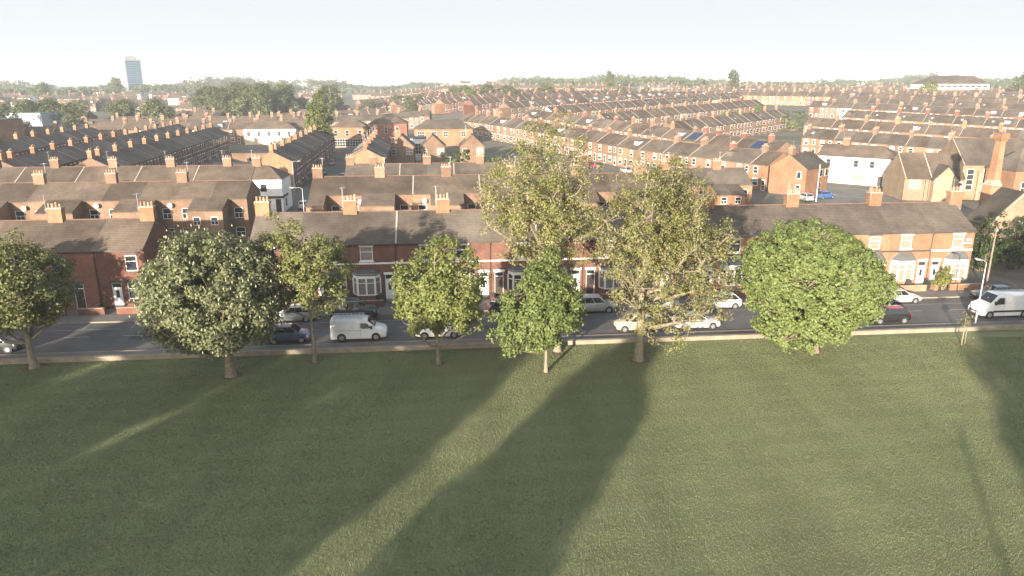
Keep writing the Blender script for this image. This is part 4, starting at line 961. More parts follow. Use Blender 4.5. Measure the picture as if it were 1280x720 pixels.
# young sapling with its stake
e = tag(link('sapling', None, None, (39.4, 59.4, 0)), 'staked young sapling with bare soil round it near the lamp post', 'sapling')
m = MB(); m.tube([(0, 0, -.1), (.02, 0, 1.6), (0, .03, 2.9)], [.07, .055, .03], 'bark_pale', 6); part('trunk', m, e, 60)
m = MB(); m.tube([(.35, .1, -.1), (.32, .1, 1.5)], [.04, .04], 'wood_pole', 6); m.tube([(.33, .1, 1.3), (.02, 0, 1.3)], [.02, .02], 'rubber', 4); part('stake', m, e)
rng = random.Random(8); cs = [Vector((rng.gauss(0, .28), rng.gauss(0, .28), rng.uniform(1.7, 3.1))) for _ in range(14)]
link('crown', array_mesh('crown', leaf_array(np.random.default_rng(8), cs, 16, .3, .13, 2.3), 4, 'leaf_olive'), e); soil_patch(39.5, 59.4, .75, 8)
# shrubs by the lodge and on the garden corner
def bush(label, loc, rad, leaf, seed, n=40, grp=None, per=60, ls=.2):
    rng = random.Random(seed); g = np.random.default_rng(seed); cs = [c for c in crown_points(rng, n, rad, rad[2]*.55, 2.5, .3)]
    loc = (loc[0], loc[1], loc[2]+terr(loc[0], loc[1])); e = tag(link('shrub', None, None, loc), label, 'shrub', grp); m = MB()
    for c in cs[::3]: m.tube([(c.x*.15, c.y*.15, -.05), c*.6, c], [.05, .03, .01], 'bark', 4, False)
    part('stem', m, e); link('foliage', array_mesh('foliage', leaf_array(g, cs, per, .5, ls, rad[2]*.5), 4, leaf), e)
bush('dark tall shrub against the steep gabled stone lodge', (57.6, 85.5, 0), (2.6, 2.2, 5.0), 'leaf_dark', 41, 90)
bush('dark wide shrub in front of the stone lodge wall', (62.5, 86.5, 0), (3.4, 2.0, 4.2), 'leaf_dark', 42, 100)
bush('yellow green shrub on the corner behind the lamp post', (47.7, 76.8, 0), (.9, .8, 2.0), 'leaf_olive_tip', 43, 26)
bush('bright green overgrown shrub in the yard below the gable fronted houses', (-12, 181, 0), (7, 3, 5.0), 'leaf_far_pale', 44, 60, ls=.5)
bush('green overgrown shrub beyond the slanting row end', (116, 270, 0), (7, 5, 5), 'leaf_far_pale', 45, 60, ls=.6)
bush('green shrub before the white gable in the slanting row', (112, 292, 0), (9, 5, 6), 'leaf_far', 46, 60, ls=.6)
# distant trees : six shared shapes
def far_proto(seed, H, rad, leaf, n=46, per=46, taper=0., cz=None, ls=.75):
    rng = random.Random(seed); g = np.random.default_rng(seed); cz = cz or H-rad[2]
    cs = crown_points(rng, n, rad, cz, 2.6, .3, None, taper)
    return wood(rng, cs[:14], H*.85, .4, cz, 6, 'bark', .2).mesh('trunk'), array_mesh('crown', leaf_array(g, cs, per, rad[0]*.33, ls, cz), 4, leaf)
FP = [far_proto(51, 14, (5.5, 5.5, 5.8), 'leaf_far'), far_proto(52, 17, (7, 7, 7.2), 'leaf_far', 60), far_proto(53, 12, (5.5, 5.5, 5), 'leaf_far_pale'), far_proto(54, 20, (6.5, 6.5, 8.6), 'leaf_far', 64), far_proto(55, 24, (3.4, 3.4, 10.5), 'leaf_far', 60, 40), far_proto(56, 13, (6.5, 6.5, 5.6), 'leaf_far')]
def far_tree(i, x, y, s, rz, label, grp, name='distant_tree', sz=1.0):
    e = tag(link(name, None, None, (x, y, terr(x, y)-.1), rz), label, 'tree', grp); e.scale = (s, s, s*sz)
    link('trunk', FP[i][0], e); link('crown', FP[i][1], e)
rng = random.Random(61)
make_tree('pale_tree', 'tall pale green tree standing alone at the far end of the upper street', (-60.5, 232, 0), 19, (5.2, 5.2, 9.0), 10.5, .4, 240, 46, 1.0, .42, 'leaf_far_pale', 'bark', 71, taper=.25, lump=.3)
def grove(n, x0, x1, y0, y1, ids, lab, grp, s=(.8, 1.15)):
    for _ in range(n):
        y = rng.uniform(y0, y1); x = rng.uniform(x0, x1)*y/y1
        far_tree(rng.choice(ids), x, y, rng.uniform(*s), rng.uniform(0, 6.28), lab, grp)
grove(26, -215, -118, 400, 500, [1, 3, 3, 0], 'large dark green tree in the grove beyond the brown cross rows', 'trees of the big grove', (.95, 1.25))
grove(22, -118, 30, 440, 540, [0, 5, 2], 'rounded green tree in the belt behind the brick streets', 'trees in the belt behind the streets', (.7, 1.0))
grove(8, 20, 105, 480, 540, [0, 2, 5], 'low green tree among roofs in the middle distance', 'trees among the middle roofs', (.6, .85))
grove(16, -330, -215, 320, 460, [0, 1, 2, 5], 'green tree in the gardens towards the blue tower', 'trees in the gardens near the tower', (.8, 1.1))
grove(12, -330, -210, 250, 330, [0, 2, 5], 'bushy green tree beside the industrial shed', 'trees by the industrial shed', (.7, .95))
grove(9, 98, 128, 262, 345, [2, 5, 0], 'small garden tree between the slanting rows and the rows above the white pub', 'trees between the hill streets', (.4, .6))
for x, y, s, l in ((73, 560, 1.0, 'dark narrow poplar on the skyline, the darker of two'), (176, 600, 1.05, 'narrow paired poplar on the skyline above the slanting rows')):
    far_tree(4, x, y, s, x, l, None, 'poplar_tree')
far_tree(4, 179.5, 601, .95, 1, 'second stem of the paired skyline poplar above the slanting rows', None, 'poplar_tree')
for x, y, s, i, l in ((268, 480, 1.25, 2, 'pale round tree beside the cream skyline building'), (346, 500, 1.35, 1, 'bright round tree in front of the brown roofed skyline building'), (372, 510, 1.3, 1, 'broad green tree at the frame edge right of the skyline building'), (358, 470, 1.0, 2, 'smaller green tree below the two skyline trees'), (-455, 860, 1.3, 3, 'dark tall tree just right of the blue tower'), (-440, 700, 1.2, 1, 'round dark tree below the blue tower')):
    far_tree(i, x, y, s, x, l, None)
# the wooded skyline, one mass
g = np.random.default_rng(91); VV = []
for (X0, X1, Y, hh, n) in ((-1150, 1250, 1250, 19, 760), (40, 900, 930, 13, 300), (-1050, -180, 1000, 13, 240), (-160, 500, 960, 11, 170), (-900, -420, 780, 11, 90), (400, 1100, 1000, 11, 160)):
    xs_ = g.uniform(X0, X1, n); ys_ = Y+g.uniform(-45, 45, n); h_ = hh*(.75+.35*np.sin(xs_*.011)+.2*np.sin(xs_*.037+1))*g.uniform(.8, 1.15, n)
    for x, y, h in zip(xs_, ys_, h_):
        h = max(5, h); z = terr(x, y); c = [Vector((x+g.normal()*h*.28, y+g.normal()*h*.28, z+h*(.35+.5*g.random()))) for _ in range(6)]
        VV.append(leaf_array(g, c, 26, h*.27, 2.0, z+h*.4))
kind(tag(link('distant_wood', array_mesh('distant_wood', np.concatenate(VV), 4, 'leaf_far')), 'wooded skyline closing the view beyond the town', 'wood'), 'stuff')
# tall park trees behind the viewpoint; their long shadows lie over the grass
def st(q, t): return Vector((q*math.cos(SUN_AZ)+t*math.sin(SUN_AZ), -q*math.sin(SUN_AZ)+t*math.cos(SUN_AZ), 0))
big = dict(n=360, per=44, cr=1.25, ls=.75, leaf='leaf_far', bark='bark', shell=1.5, lump=.2, nl=12)
for i, (q, t, H, rx, rz_) in enumerate([(-26.9, -40, 20.0, 5.9, 9.2), (-35.6, -46, 20.6, 5.2, 9.4), (-43.7, -42, 19.6, 3.35, 9.2), (-49.4, -40, 17.4, 2.75, 8.2), (-57.4, -40, 16.2, 5.7, 7.6), (-68, -42, 15.8, 5.6, 7.4), (-78, -40, 15.6, 6.2, 7.2), (18.4, -40, 25.5, 6.6, 11.5), (30.0, -40, 24, 6.6, 11)]):
    make_tree('park_tree', 'tall leafy park tree standing behind the viewpoint, out of the picture', st(q, t), H, (rx, rx, rz_), H-rz_, .5, seed=200+i, group='park trees behind the viewpoint', **big)
make_tree('park_tree', 'tall leafy park tree standing behind the viewpoint, out of the picture', st(-13.8, -40), 18.4, (3.3, 3.3, 8.4), 10.6, .4, seed=230, group='park trees behind the viewpoint', **{**big, 'n': 300, 'cr': 1.1, 'ls': .6, 'shell': 4.0})
p = st(9.5, -25); e = tag(link('shadow_mast', None, None, p), 'unseen grey mast added behind the viewpoint for the thin shadow on the grass', 'mast')  # unseen mast, added to lay a thin shadow across the lawn
m = MB(); m.tube([(0, 0, -.1), (0, 0, 12.6)], [.16, .1], 'metal_grey', 10); part('mast', m, e, 50)
m = MB(); m.box(-.25, .25, -.1, .1, 12.6, 12.8, 'metal_grey'); part('lamp_head', m, e)  # plain block topping the added mast

# ------------------------------------------------------------------ vehicles
def loft(m, secs, mat, close=True):
    b0 = None; k = m.mi(mat); n = len(secs[0]); base = []
    for s in secs:
        base.append(len(m.v)); m.v += [tuple(p) for p in s]
    for a, b in zip(base[:-1], base[1:]):
        for j in range(n):
            j2 = (j+1) % n; m.f.append((a+j, a+j2, b+j2, b+j)); m.m.append(k)
    if close: m.f.append(tuple(base[0]+j for j in reversed(range(n)))); m.m.append(k); m.f.append(tuple(base[-1]+j for j in range(n))); m.m.append(k)
def ring(x, w, zb, zt, crown=.03):
    w2 = w/2
    r = [(-w2*.86, zb), (-w2*.99, zb+.16), (-w2, zb+(zt-zb)*.55), (-w2*.96, zt-.06), (-w2*.84, zt), (0, zt+crown)]
    r = r+[(-y, z) for y, z in reversed(r[:-1])]
    return [(x, y, z) for y, z in r]
SH = {   # bonnet/boot profile stations (x, width, z bottom, z top) ; cabin (x0,xr0,xr1,x1, belt z, roof z)
 'hatch': dict(L=3.95, W=1.70, st=[(1.975, 1.15, .34, .62), (1.9, 1.45, .26, .72), (1.6, 1.64, .22, .84), (1.05, 1.70, .2, .97), (.4, 1.70, .2, .99), (-1.2, 1.70, .2, 1.0), (-1.75, 1.62, .24, .99), (-1.93, 1.45, .3, .90), (-1.975, 1.2, .36, .7)], cab=(1.05, .30, -1.25, -1.85, .96, 1.48), pil=(-.05, -.95), wx=(1.22, -1.22), wr=.31),
 'saloon': dict(L=4.35, W=1.74, st=[(2.175, 1.2, .34, .60), (2.1, 1.5, .26, .70), (1.75, 1.68, .22, .80), (1.0, 1.74, .2, .92), (.3, 1.74, .2, .94), (-1.3, 1.74, .2, .97), (-1.9, 1.66, .24, .96), (-2.12, 1.5, .3, .88), (-2.175, 1.25, .36, .7)], cab=(1.0, .22, -1.2, -1.95, .92, 1.45), pil=(-.15, -1.0), wx=(1.35, -1.3), wr=.32),
 'mpv': dict(L=4.3, W=1.78, st=[(2.15, 1.25, .36, .68), (2.07, 1.55, .28, .82), (1.75, 1.72, .24, .96), (1.25, 1.78, .22, 1.05), (.4, 1.78, .22, 1.07), (-1.6, 1.78, .22, 1.08), (-2.0, 1.7, .26, 1.07), (-2.12, 1.55, .32, .95), (-2.15, 1.3, .38, .75)], cab=(1.35, .45, -1.75, -2.08, 1.04, 1.66), pil=(.0, -1.05), wx=(1.35, -1.35), wr=.33),
 'suv': dict(L=4.55, W=1.86, st=[(2.275, 1.4, .46, .84), (2.2, 1.66, .38, .98), (1.9, 1.82, .34, 1.08), (1.05, 1.86, .32, 1.14), (.4, 1.86, .32, 1.15), (-1.7, 1.86, .32, 1.15), (-2.15, 1.8, .36, 1.14), (-2.25, 1.66, .42, 1.02), (-2.275, 1.4, .5, .85)], cab=(1.05, .45, -1.85, -2.2, 1.12, 1.78), pil=(-.1, -1.05), wx=(1.4, -1.38), wr=.38),
}
def wheel(par, x, y, r, side):
    m = MB(); m.tube([(x, y-.1, r), (x, y-.09, r), (x, y+.09, r), (x, y+.1, r)], [r*.9, r, r, r*.9], 'rubber', 16)
    w = part('wheel', m, par, 50); m = MB(); yo = y+side*.085
    m.tube([(x, yo, r), (x, yo+side*.03, r)], [r*.68, r*.62], 'alloy', 12)
    for k in range(5):
        a = k*2*math.pi/5; m.box(x+math.cos(a)*r*.4-.035, x+math.cos(a)*r*.4+.035, min(yo, yo+side*.036), max(yo, yo+side*.036), r+math.sin(a)*r*.4-.035, r+math.sin(a)*r*.4+.035, 'dark_trim')
    part('rim', m, w)
def lerp4(q, a, b):
    p0 = q[0].lerp(q[1], a); p1 = q[3].lerp(q[2], a); return p0.lerp(p1, b)
def panel(par, nm, q, a0, a1, b0, b1, n, mat, t=.008):
    pts = [lerp4(q, a, b)+n*t for a, b in ((a0, b0), (a1, b0), (a1, b1), (a0, b1))]
    m = MB(); m.prism([p-n*.012 for p in pts], n*.016, mat); return part(nm, m, par)
def vehicle(kind_, paintm, loc, rz, label, roofm=None, rails=False, group=None, name='parked_car', cat='car'):
    S = SH[kind_]; e = tag(link(name, None, None, loc, rz), label, cat, group)
    m = MB(); loft(m, [ring(*s) for s in S['st']], paintm); body = part('body', m, e, 40)
    m = MB(); W = S['W']
    for x in S['wx']:
        for s in (-1, 1): m.tube([(x, s*(W/2-.25), S['wr']+.02), (x, s*(W/2+.004), S['wr']+.02)], [S['wr']*1.16]*2, 'black_plastic', 18)
    part('wheel_arch', m, body)
    for x in S['wx']:
        for s in (-1, 1): wheel(e, x, s*(W/2-.09), S['wr'], s)
    x0, r0, r1, x1, zb, zr = S['cab']; wb, wt = W*.46, W*.355
    A = [Vector((x0, -wb, zb)), Vector((x1, -wb, zb)), Vector((r1, -wt, zr)), Vector((r0, -wt, zr))]
    B = [Vector((p.x, -p.y, p.z)) for p in A]
    m = MB(); rm_ = paintm
    mid = lambda a, b, up: (a+b)/2+Vector((0, 0, up))
    secs = [[A[0], A[3], mid(A[3], B[3], .0), B[3], B[0]], [A[1], A[2], mid(A[2], B[2], .0), B[2], B[1]]]
    m.poly([A[0], A[1], A[2], A[3]], rm_); m.poly([B[3], B[2], B[1], B[0]], rm_); m.poly([A[3], A[2], B[2], B[3]], rm_); m.poly([A[0], A[3], B[3], B[0]], rm_); m.poly([A[1], B[1], B[2], A[2]], rm_)
    part('cabin', m, body)
    m = MB(); R3 = roofm or paintm
    xa, xb = r0-.02, r1+.02; ss = []
    for i in range(7):
        k = i/6; x = xa+(xb-xa)*k; h = .055*math.sin(math.pi*(.12+.76*k)); ss.append([(x, -wt-.01, zr-.02), (x, -wt*.85, zr+h*.6), (x, 0, zr+h+.02), (x, wt*.85, zr+h*.6), (x, wt+.01, zr-.02)])
    loft(m, ss, R3); part('roof', m, body, 40)
    up = Vector((0, 0, 1))
    for q, s in ((A, -1), (B, 1)):
        n = (q[1]-q[0]).cross(q[3]-q[0]).normalized(); n = n if n.y*s > 0 else -n
        # panes between the pillars
        L = x0-x1; cuts = [.05]
        for px in S['pil']: t = (x0-px)/L; cuts += [t-.012, t+.012]
        cuts.append(.95)
        for i in range(0, len(cuts), 2): panel(e, 'side_window', q, cuts[i] + (.03 if i == 0 else 0), cuts[i+1], .1, .9, n, 'car_glass')
    F = [A[0], B[0], B[3], A[3]]; n = (F[1]-F[0]).cross(F[3]-F[0]).normalized(); n = n if n.x > 0 else -n
    panel(e, 'windscreen', F, .06, .94, .06, .94, n, 'car_glass')
    F = [A[1], B[1], B[2], A[2]]; n = (F[1]-F[0]).cross(F[3]-F[0]).normalized(); n = n if n.x < 0 else -n
    panel(e, 'rear_window', F, .08, .92, .15, .9, n, 'car_glass')
    L2 = S['L']/2; zl = S['st'][1][3]
    for s in (-1, 1):
        m = MB(); m.prism([(L2-.1, s*.5, zl-.17), (L2-.26, s*.80*W/1.74, zl-.13), (L2-.3, s*.80*W/1.74, zl+.02), (L2-.12, s*.5, zl-.03)], (.055, 0, 0), 'lamp_lens'); part('headlight', m, e)
        m = MB(); m.box(-L2+.0, -L2+.16, s*.62*W/1.74-.11, s*.62*W/1.74+.11, zl+.0, zl+.24, 'tail_lens'); part('tail_light', m, e)
        m = MB(); m.box(x0-.38, x0-.26, min(s*(W/2-.06), s*(W/2+.16)), max(s*(W/2-.06), s*(W/2+.16)), zb+.02, zb+.15, paintm); part('mirror', m, e)
        for px in S['pil'][:1]:
            m = MB(); m.box(px-.012, px+.0, min(s*(W/2-.02), s*(W/2+.003)), max(s*(W/2-.02), s*(W/2+.003)), .34, zb-.1, 'dark_trim'); m.box(px+.12, px+.26, min(s*(W/2-.03), s*(W/2+.018)), max(s*(W/2-.03), s*(W/2+.018)), zb-.17, zb-.14, 'dark_trim'); part('door_handle', m, e)
        if rails:
            m = MB(); m.tube([(r0-.1, s*(wt-.06), zr+.05), (r0-.2, s*(wt-.06), zr+.13), (r1+.2, s*(wt-.06), zr+.13), (r1+.1, s*(wt-.06), zr+.05)], [.025]*4, 'alloy', 6); part('roof_rail', m, e)
    m = MB(); m.box(L2-.06, L2+.012, -.55, .55, S['st'][0][2]+.02, S['st'][0][2]+.14, 'black_plastic'); part('grille', m, e)
    m = MB(); m.box(L2-.02, L2+.02, -.26, .26, S['st'][0][2]+.15, S['st'][0][2]+.26, 'white_trim'); part('number_plate', m, e)
    return e
def van(paintm, loc, rz, label, L=4.9, W=1.92, H=1.95, rack=False, strip=False):
    e = tag(link('panel_van', None, None, loc, rz), label, 'van'); h = L/2; k = H/1.95
    st_ = [(h, W*.72, .36, .72), (h-.08, W*.9, .28, .86), (h-.45, W*.98, .24, 1.05*k), (h-.95, W, .22, 1.16*k), (h-1.02, W, .22, 1.2*k)]
    m = MB(); loft(m, [ring(*s) for s in st_], paintm); body = part('body', m, e, 40)
    def rg(x, w, zt, wt): return [(x, -w/2, .24), (x, -w/2, 1.15*k), (x, -wt/2, zt-.08), (x, -wt/2+.12, zt), (x, 0, zt+.03), (x, wt/2-.12, zt), (x, wt/2, zt-.08), (x, w/2, 1.15*k), (x, w/2, .24)]
    m = MB(); loft(m, [rg(h-.96, W, 1.2*k, W*.94), rg(h-1.30, W, H*.78, W*.9), rg(h-1.75, W, H-.06, W*.88), rg(h-2.1, W, H, W*.88), rg(-h+.12, W, H, W*.88), rg(-h, W*.97, H-.08, W*.84)], paintm); part('load_body', m, e, 35)
    m = MB()
    for x in (h-.95, -h+.95):
        for s in (-1, 1): m.tube([(x, s*(W/2-.25), .36), (x, s*(W/2+.004), .36)], [.4]*2, 'black_plastic', 18)
    part('wheel_arch', m, body)
    for x in (h-.95, -h+.95):
        for s in (-1, 1): wheel(e, x, s*(W/2-.09), .34, s)
    A0, A3 = Vector((h-1.0, -W*.45, 1.2*k)), Vector((h-1.74, -W*.41, H-.08)); B0, B3 = Vector((A0.x, -A0.y, A0.z)), Vector((A3.x, -A3.y, A3.z))
    F = [A0, B0, B3, A3]; n = (F[1]-F[0]).cross(F[3]-F[0]).normalized(); n = n if n.x > 0 else -n
    panel(e, 'windscreen', F, .06, .94, .05, .92, n, 'car_glass', .05)
    for s in (-1, 1):
        m = MB(); y = s*(W/2-.012); q = [(h-1.22, y, 1.17*k), (h-2.25, y, 1.17*k), (h-2.25, s*(W*.455), H-.32), (h-1.72, s*(W*.455), H-.32)]
        m.prism(q, (0, s*.024, 0), 'car_glass'); part('side_window', m, e)
        m = MB(); m.prism([(h-.12, s*.5*W/1.92, .72*k), (h-.3, s*.88*W/1.92, .78*k), (h-.42, s*.9*W/1.92, 1.0*k), (h-.26, s*.55*W/1.92, .95*k)], (.07, 0, 0), 'lamp_lens'); part('headlight', m, e)
        m = MB(); m.box(h-1.36, h-1.22, min(s*(W/2), s*(W/2+.2)), max(s*(W/2), s*(W/2+.2)), 1.16*k, 1.42*k, 'black_plastic'); part('mirror', m, e)
        m = MB(); m.box(-h-.01, -h+.06, s*(W/2-.16)-.06, s*(W/2-.16)+.06, .8*k, 1.2*k, 'tail_lens'); part('tail_light', m, e)
        m = MB(); m.box(-h+.1, h-1.2, min(s*(W/2-.02), s*(W/2+.014)), max(s*(W/2-.02), s*(W/2+.014)), .5*k, .66*k, 'black_plastic') if strip else m.box(-h+.3, h-2.2, min(s*(W/2-.02), s*(W/2+.006)), max(s*(W/2-.02), s*(W/2+.006)), 1.0*k, 1.02*k, 'dark_trim'); part('side_strip', m, e)
        m = MB(); m.box(h-2.3, h-2.285, min(s*(W/2-.02), s*(W/2+.004)), max(s*(W/2-.02), s*(W/2+.004)), .4, H-.3, 'dark_trim'); part('door_seam', m, e)
    m = MB(); m.box(h-.05, h+.02, -.6, .6, .36, .66, 'black_plastic'); part('grille', m, e)
    m = MB(); m.box(h-.0, h+.03, -.26, .26, .42, .53, 'white_trim'); part('number_plate', m, e)
    if rack:
        m = MB(); z = H+.16
        for s in (-.7, -.25, .25, .7): m.tube([(-h+.2, s, z), (h-2.0, s, z)], [.03, .03], 'alloy', 6)
        for i in range(8): x = -h+.25+i*(L-2.3)/7; m.tube([(x, -.72, z), (x, .72, z)], [.022, .022], 'alloy', 6)
        for x in (-h+.4, 0, h-2.2):
            for s in (-.72, .72): m.box(x-.03, x+.03, s-.03, s+.03, H-.1, z, 'alloy')
        part('ladder_rack', m, e)
    return e
def rv(u, v, right=True): p = uv(u, v, .006); return (p.x, p.y, .006), GR+(0 if right else math.pi)
van('car_white', *rv(-13.4, 3.7), 'silver white panel van with an alloy ladder rack on its roof', rack=True)
vehicle('suv', 'car_dark', *rv(-14.5, 9.35), 'dark grey estate with roof rails parked behind the ladder rack van', rails=True)
vehicle('hatch', 'car_silver', *rv(-20.2, 9.4, False), 'small silver hatchback parked beside the dark estate car')
vehicle('hatch', 'car_blue', *rv(-19.6, 3.5), 'blue grey hatchback partly hidden under the chestnut crown')
vehicle('saloon', 'car_white', *rv(-6.3, 3.5), 'white car half hidden by the lime green bushy tree')
vehicle('mpv', 'car_silver', *rv(9.2, 9.4), 'silver people carrier parked at the far kerb left of the wide olive tree')
vehicle('hatch', 'car_gold', *rv(11.9, 3.5, False), 'cream gold hatchback parked behind the thick olive tree trunk')
vehicle('saloon', 'car_white', *rv(17.7, 3.6), 'white hatchback at the near kerb just past the thick olive trunk')
vehicle('saloon', 'car_silver', *rv(16.0, 9.4), 'pale silver car at the far kerb seen through olive branches')
vehicle('hatch', 'car_white', *rv(22.4, 9.5, False), 'pale hatchback at the far kerb between olive and round trees')
vehicle('saloon', 'car_silver', *rv(41.6, 9.4), 'silver saloon parked outside the sunlit orange house')
vehicle('hatch', 'car_black', *rv(36.6, 3.4, False), 'black small car with a dark red roof beside the round tree', roofm='car_red')
van('car_white', *rv(48.9, 4.3, False), 'large white panel van with dark side strip beyond the lamp post', L=5.5, W=2.05, H=2.35, strip=True)
vehicle('saloon', 'car_blue', *rv(52.4, 9.6, False), 'grey blue saloon parked behind the large white van')
vehicle('hatch', 'car_dark', *rv(-44.0, 3.5), 'dark car at the frame edge under the broad maple')
vehicle('hatch', 'car_black', *rv(-27.4, 3.4), 'black car mostly hidden beneath the chestnut tree')
vehicle('hatch', 'car_dark', *rv(0.5, 9.4), 'dark hatchback at the far kerb behind the small lime tree')
# cars in the side streets
for i, (u, v, k_, pm, up, lab) in enumerate([(-31.0, 76, 'hatch', 'car_silver', 1, 'silver hatchback turning out of the upper street by the white shop'), (-28.4, 92, 'hatch', 'car_dark', 1, 'dark hatchback in the upper street opposite the orange gable'), (-28.8, 100, 'saloon', 'car_silver', 1, 'silver saloon in the upper street just below the white-edged gable'), (-29.3, 118, 'hatch', 'car_blue', 1, 'blue hatchback beside the row behind the white-edged gable'), (-30.6, 146, 'hatch', 'car_white', 1, 'white hatchback parked halfway up the upper street'), (-31.4, 162, 'saloon', 'car_white', 1, 'white saloon near the top of the upper street'), (-31.8, 170, 'hatch', 'car_silver', 1, 'silver hatchback at the top of the upper street'), (-35.4, 128, 'saloon', 'car_black', 0, 'black saloon against the dark fronted terrace'), (-36.2, 150, 'hatch', 'car_red', 0, 'red hatchback against the dark fronted terrace')]):
    p = uv(u, v); vehicle(k_, pm, (p.x, p.y, .01), GR+R(92 if up else -88), lab)
vehicle('hatch', 'car_bright_blue', (62.6, 143.6, .012), R(20), 'bright blue hatchback in the car park by the orange end house')
vehicle('hatch', 'car_silver', (57.6, 141, .012), R(100), 'silver hatchback in the shade left of the blue car')
for i, (s, pm) in enumerate(((-132, 'car_white'), (-124, 'car_dark'), (-150, 'car_silver'), (-165, 'car_red'))):
    q = kpt(114.5, s); vehicle('hatch', pm, (q[0], q[1], .012), AK, ('white', 'dark', 'silver', 'red')[i]+' hatchback parked in the diagonal street', group='cars in the diagonal street')

# ------------------------------------------------------------------ street furniture
def lamp(label, loc, rz, h=6.0, arm=1.1, name='street_lamp'):
    e = tag(link(name, None, None, loc, rz), label, 'street lamp'); m = MB(); m.tube([(0, 0, -.05), (0, 0, 1.2), (0, 0, 1.22), (0, 0, h)], [.1, .095, .07, .045], 'metal_grey', 10); part('pole', m, e, 50)
    m = MB(); m.tube([(0, 0, h-.02), (.25, 0, h+.12), (arm, 0, h+.16)], [.035, .03, .028], 'metal_grey', 8); a = part('arm', m, e, 50)
    m = MB(); m.prism([(arm-.15, -.12, h+.1), (arm+.5, -.09, h+.16), (arm+.5, .09, h+.16), (arm-.15, .12, h+.1)], (0, 0, .09), 'metal_grey'); hd = part('lamp_head', m, e); m = MB(); m.box(arm, arm+.4, -.07, .07, h+.09, h+.12, 'lamp_lens'); part('lens', m, hd)
p = uv(44.4, 1.7); lamp('grey street lamp at the near kerb beside the white panel van', (p.x, p.y, .1), GR+R(120), 6.0, .5)
p = uv(-27.3, 56); lamp('street lamp with long arm on the corner of the upper street', (p.x, p.y, 0), GR+R(180), 6.4, 1.4)
p = uv(-37.0, 99); lamp('street lamp before the orange gable in the upper street', (p.x, p.y, 0), GR, 6.2, 1.2)
p = uv(54.6, 13.4); e = tag(link('utility_pole', None, None, (p.x, p.y, 0)), 'wooden utility pole before the shrubs beyond the last orange house', 'pole')
m = MB(); m.tube([(0, 0, -.1), (0, 0, 7.0)], [.11, .075], 'wood_pole', 8); part('pole', m, e, 50); m = MB(); m.box(-.1, .1, -.18, .18, 6.5, 6.8, 'metal_grey'); part('junction_box', m, e)
e = tag(link('flag_mast', None, None, (59.2, 139.5, 0)), 'white mast standing before the gable of the lone orange house', 'mast'); m = MB(); m.tube([(0, 0, 0), (0, 0, 7.2)], [.09, .05], 'white_trim', 8); part('mast', m, e)
# satellite dishes on the backs of the second row
for i, (u, v, z) in enumerate(((-62.9, 45.6, 5.6), (-53.4, 45.6, 5.8), (-43.6, 45.6, 5.7), (-8.2, 45.6, 5.8), (-17.4, 45.6, 5.8))):
    p = uv(u, v, z); m = MB(); m.tube([(0, .35, 0), (0, 0, 0)], [.03, .03], 'metal_grey', 6); m.tube([(0, 0, 0), (0, -.04, 0), (0, -.1, 0)], [.05, .22, .33], 'white_trim', 12)
    tag(link('satellite_dish', m.mesh('satellite_dish', 50), None, p, GR), 'small pale satellite dish on the rear wall of a brick house', 'satellite dish', 'satellite dishes on the second row')
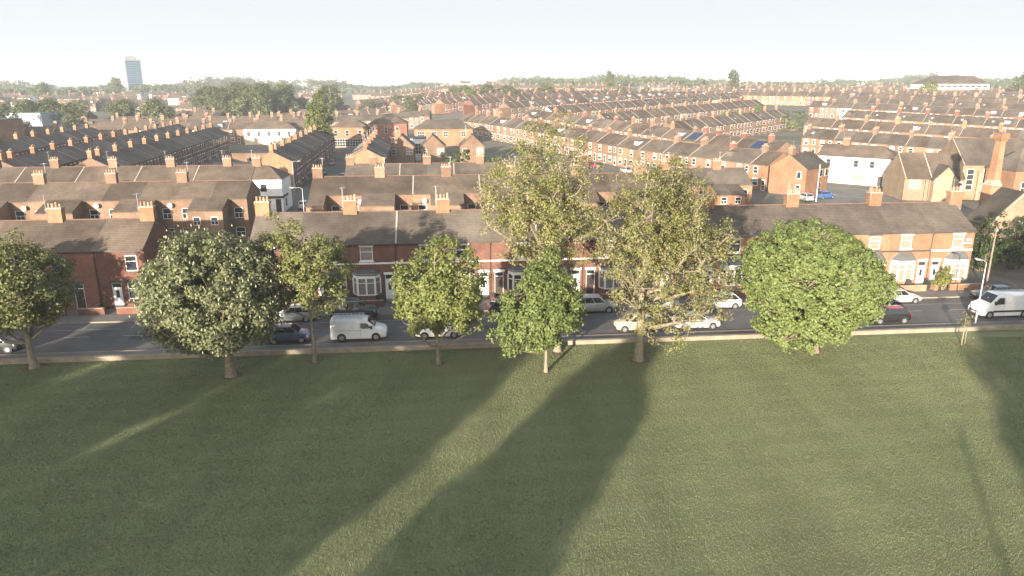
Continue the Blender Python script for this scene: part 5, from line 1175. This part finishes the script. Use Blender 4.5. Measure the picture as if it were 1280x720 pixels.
# wheelie bins and small clutter in the forecourts
for i, (u, c) in enumerate(((52.2, 'car_dark'), (47.9, 'car_dark'), (45.6, 'dark_trim'), (-12.2, 'dark_trim'), (-36.6, 'dark_trim'), (-15.2, 'dark_trim'), (29.6, 'dark_trim'))):
    p = uv(u, 13.9, .06); e = tag(link('wheelie_bin', None, None, p, GR+.1*i), 'dark wheelie bin standing in a front yard by the garden wall', 'bin', 'wheelie bins in the front yards')
    m = MB(); m.prism([(-.23, -.25, .06), (.23, -.25, .06), (.23, .25, .06), (-.23, .25, .06)], (0, 0, .9), c); part('body', m, e); m = MB(); m.prism([(-.28, -.32, .961), (.28, -.32, .961), (.28, .3, 1.02), (-.28, .3, 1.02)], (0, 0, .06), c); part('lid', m, e)
    m = MB(); [m.tube([(s-.03, .24, .1), (s+.03, .24, .1)], [.1, .1], 'rubber', 8) for s in (-.2, .2)]; part('wheel', m, e)
# low shrubs in some forecourts
for i, u in enumerate((43.0, 33.5, -8.0, 5.2, 20.2)):
    p = uv(u, 13.6, .06); bush('clipped small shrub in a front yard of the park terrace', (p.x, p.y, .06), (.9, .6, 1.2), 'leaf_dark', 300+i, 18, 'front yard shrubs', 40, .12)

# ------------------------------------------------------------------ grass blades on the near lawn
g = np.random.default_rng(5); n = 900000
Y = 24+ (g.random(n)**1.15)*37.5; X = (g.random(n)*2-1)*(Y*.76+18)
vv = -(X)*math.sin(GA)+(Y-58.9)*math.cos(GA); ok = vv < -.12; X, Y = X[ok], Y[ok]; n = len(X)
hgt = g.uniform(.035, .085, n); wd = g.uniform(.014, .034, n)*(Y/36); a = g.uniform(0, math.pi, n); lx, ly = g.normal(0, .03, n), g.normal(0, .03, n)
V = np.empty((n, 3, 3)); V[:, 0] = np.stack([X-np.cos(a)*wd, Y-np.sin(a)*wd, np.full(n, .0)], 1); V[:, 1] = np.stack([X+np.cos(a)*wd, Y+np.sin(a)*wd, np.full(n, .0)], 1); V[:, 2] = np.stack([X+lx, Y+ly, hgt], 1)
kind(tag(link('grass', array_mesh('grass', V.reshape(-1, 3), 3, 'grass_blade')), 'mown park grass', 'grass'), 'stuff')

# ------------------------------------------------------------------ the air
m = MB(); m.box(-5200, 5200, -160, 6200, -1.0, 64, 'white_trim'); me = m.mesh('haze'); me.materials.clear()
hm = bpy.data.materials.new('haze'); hm.use_nodes = True; t_ = hm.node_tree; t_.nodes.clear(); o_ = t_.nodes.new('ShaderNodeOutputMaterial'); v_ = t_.nodes.new('ShaderNodeVolumePrincipled')
v_.inputs['Color'].default_value = (.86, .93, 1, 1); v_.inputs['Density'].default_value = .00024; v_.inputs['Anisotropy'].default_value = .0; t_.links.new(v_.outputs[0], o_.inputs['Volume'])
me.materials.append(hm); kind(tag(link('haze', me), 'thin bright evening haze over the whole town', 'haze'), 'stuff')
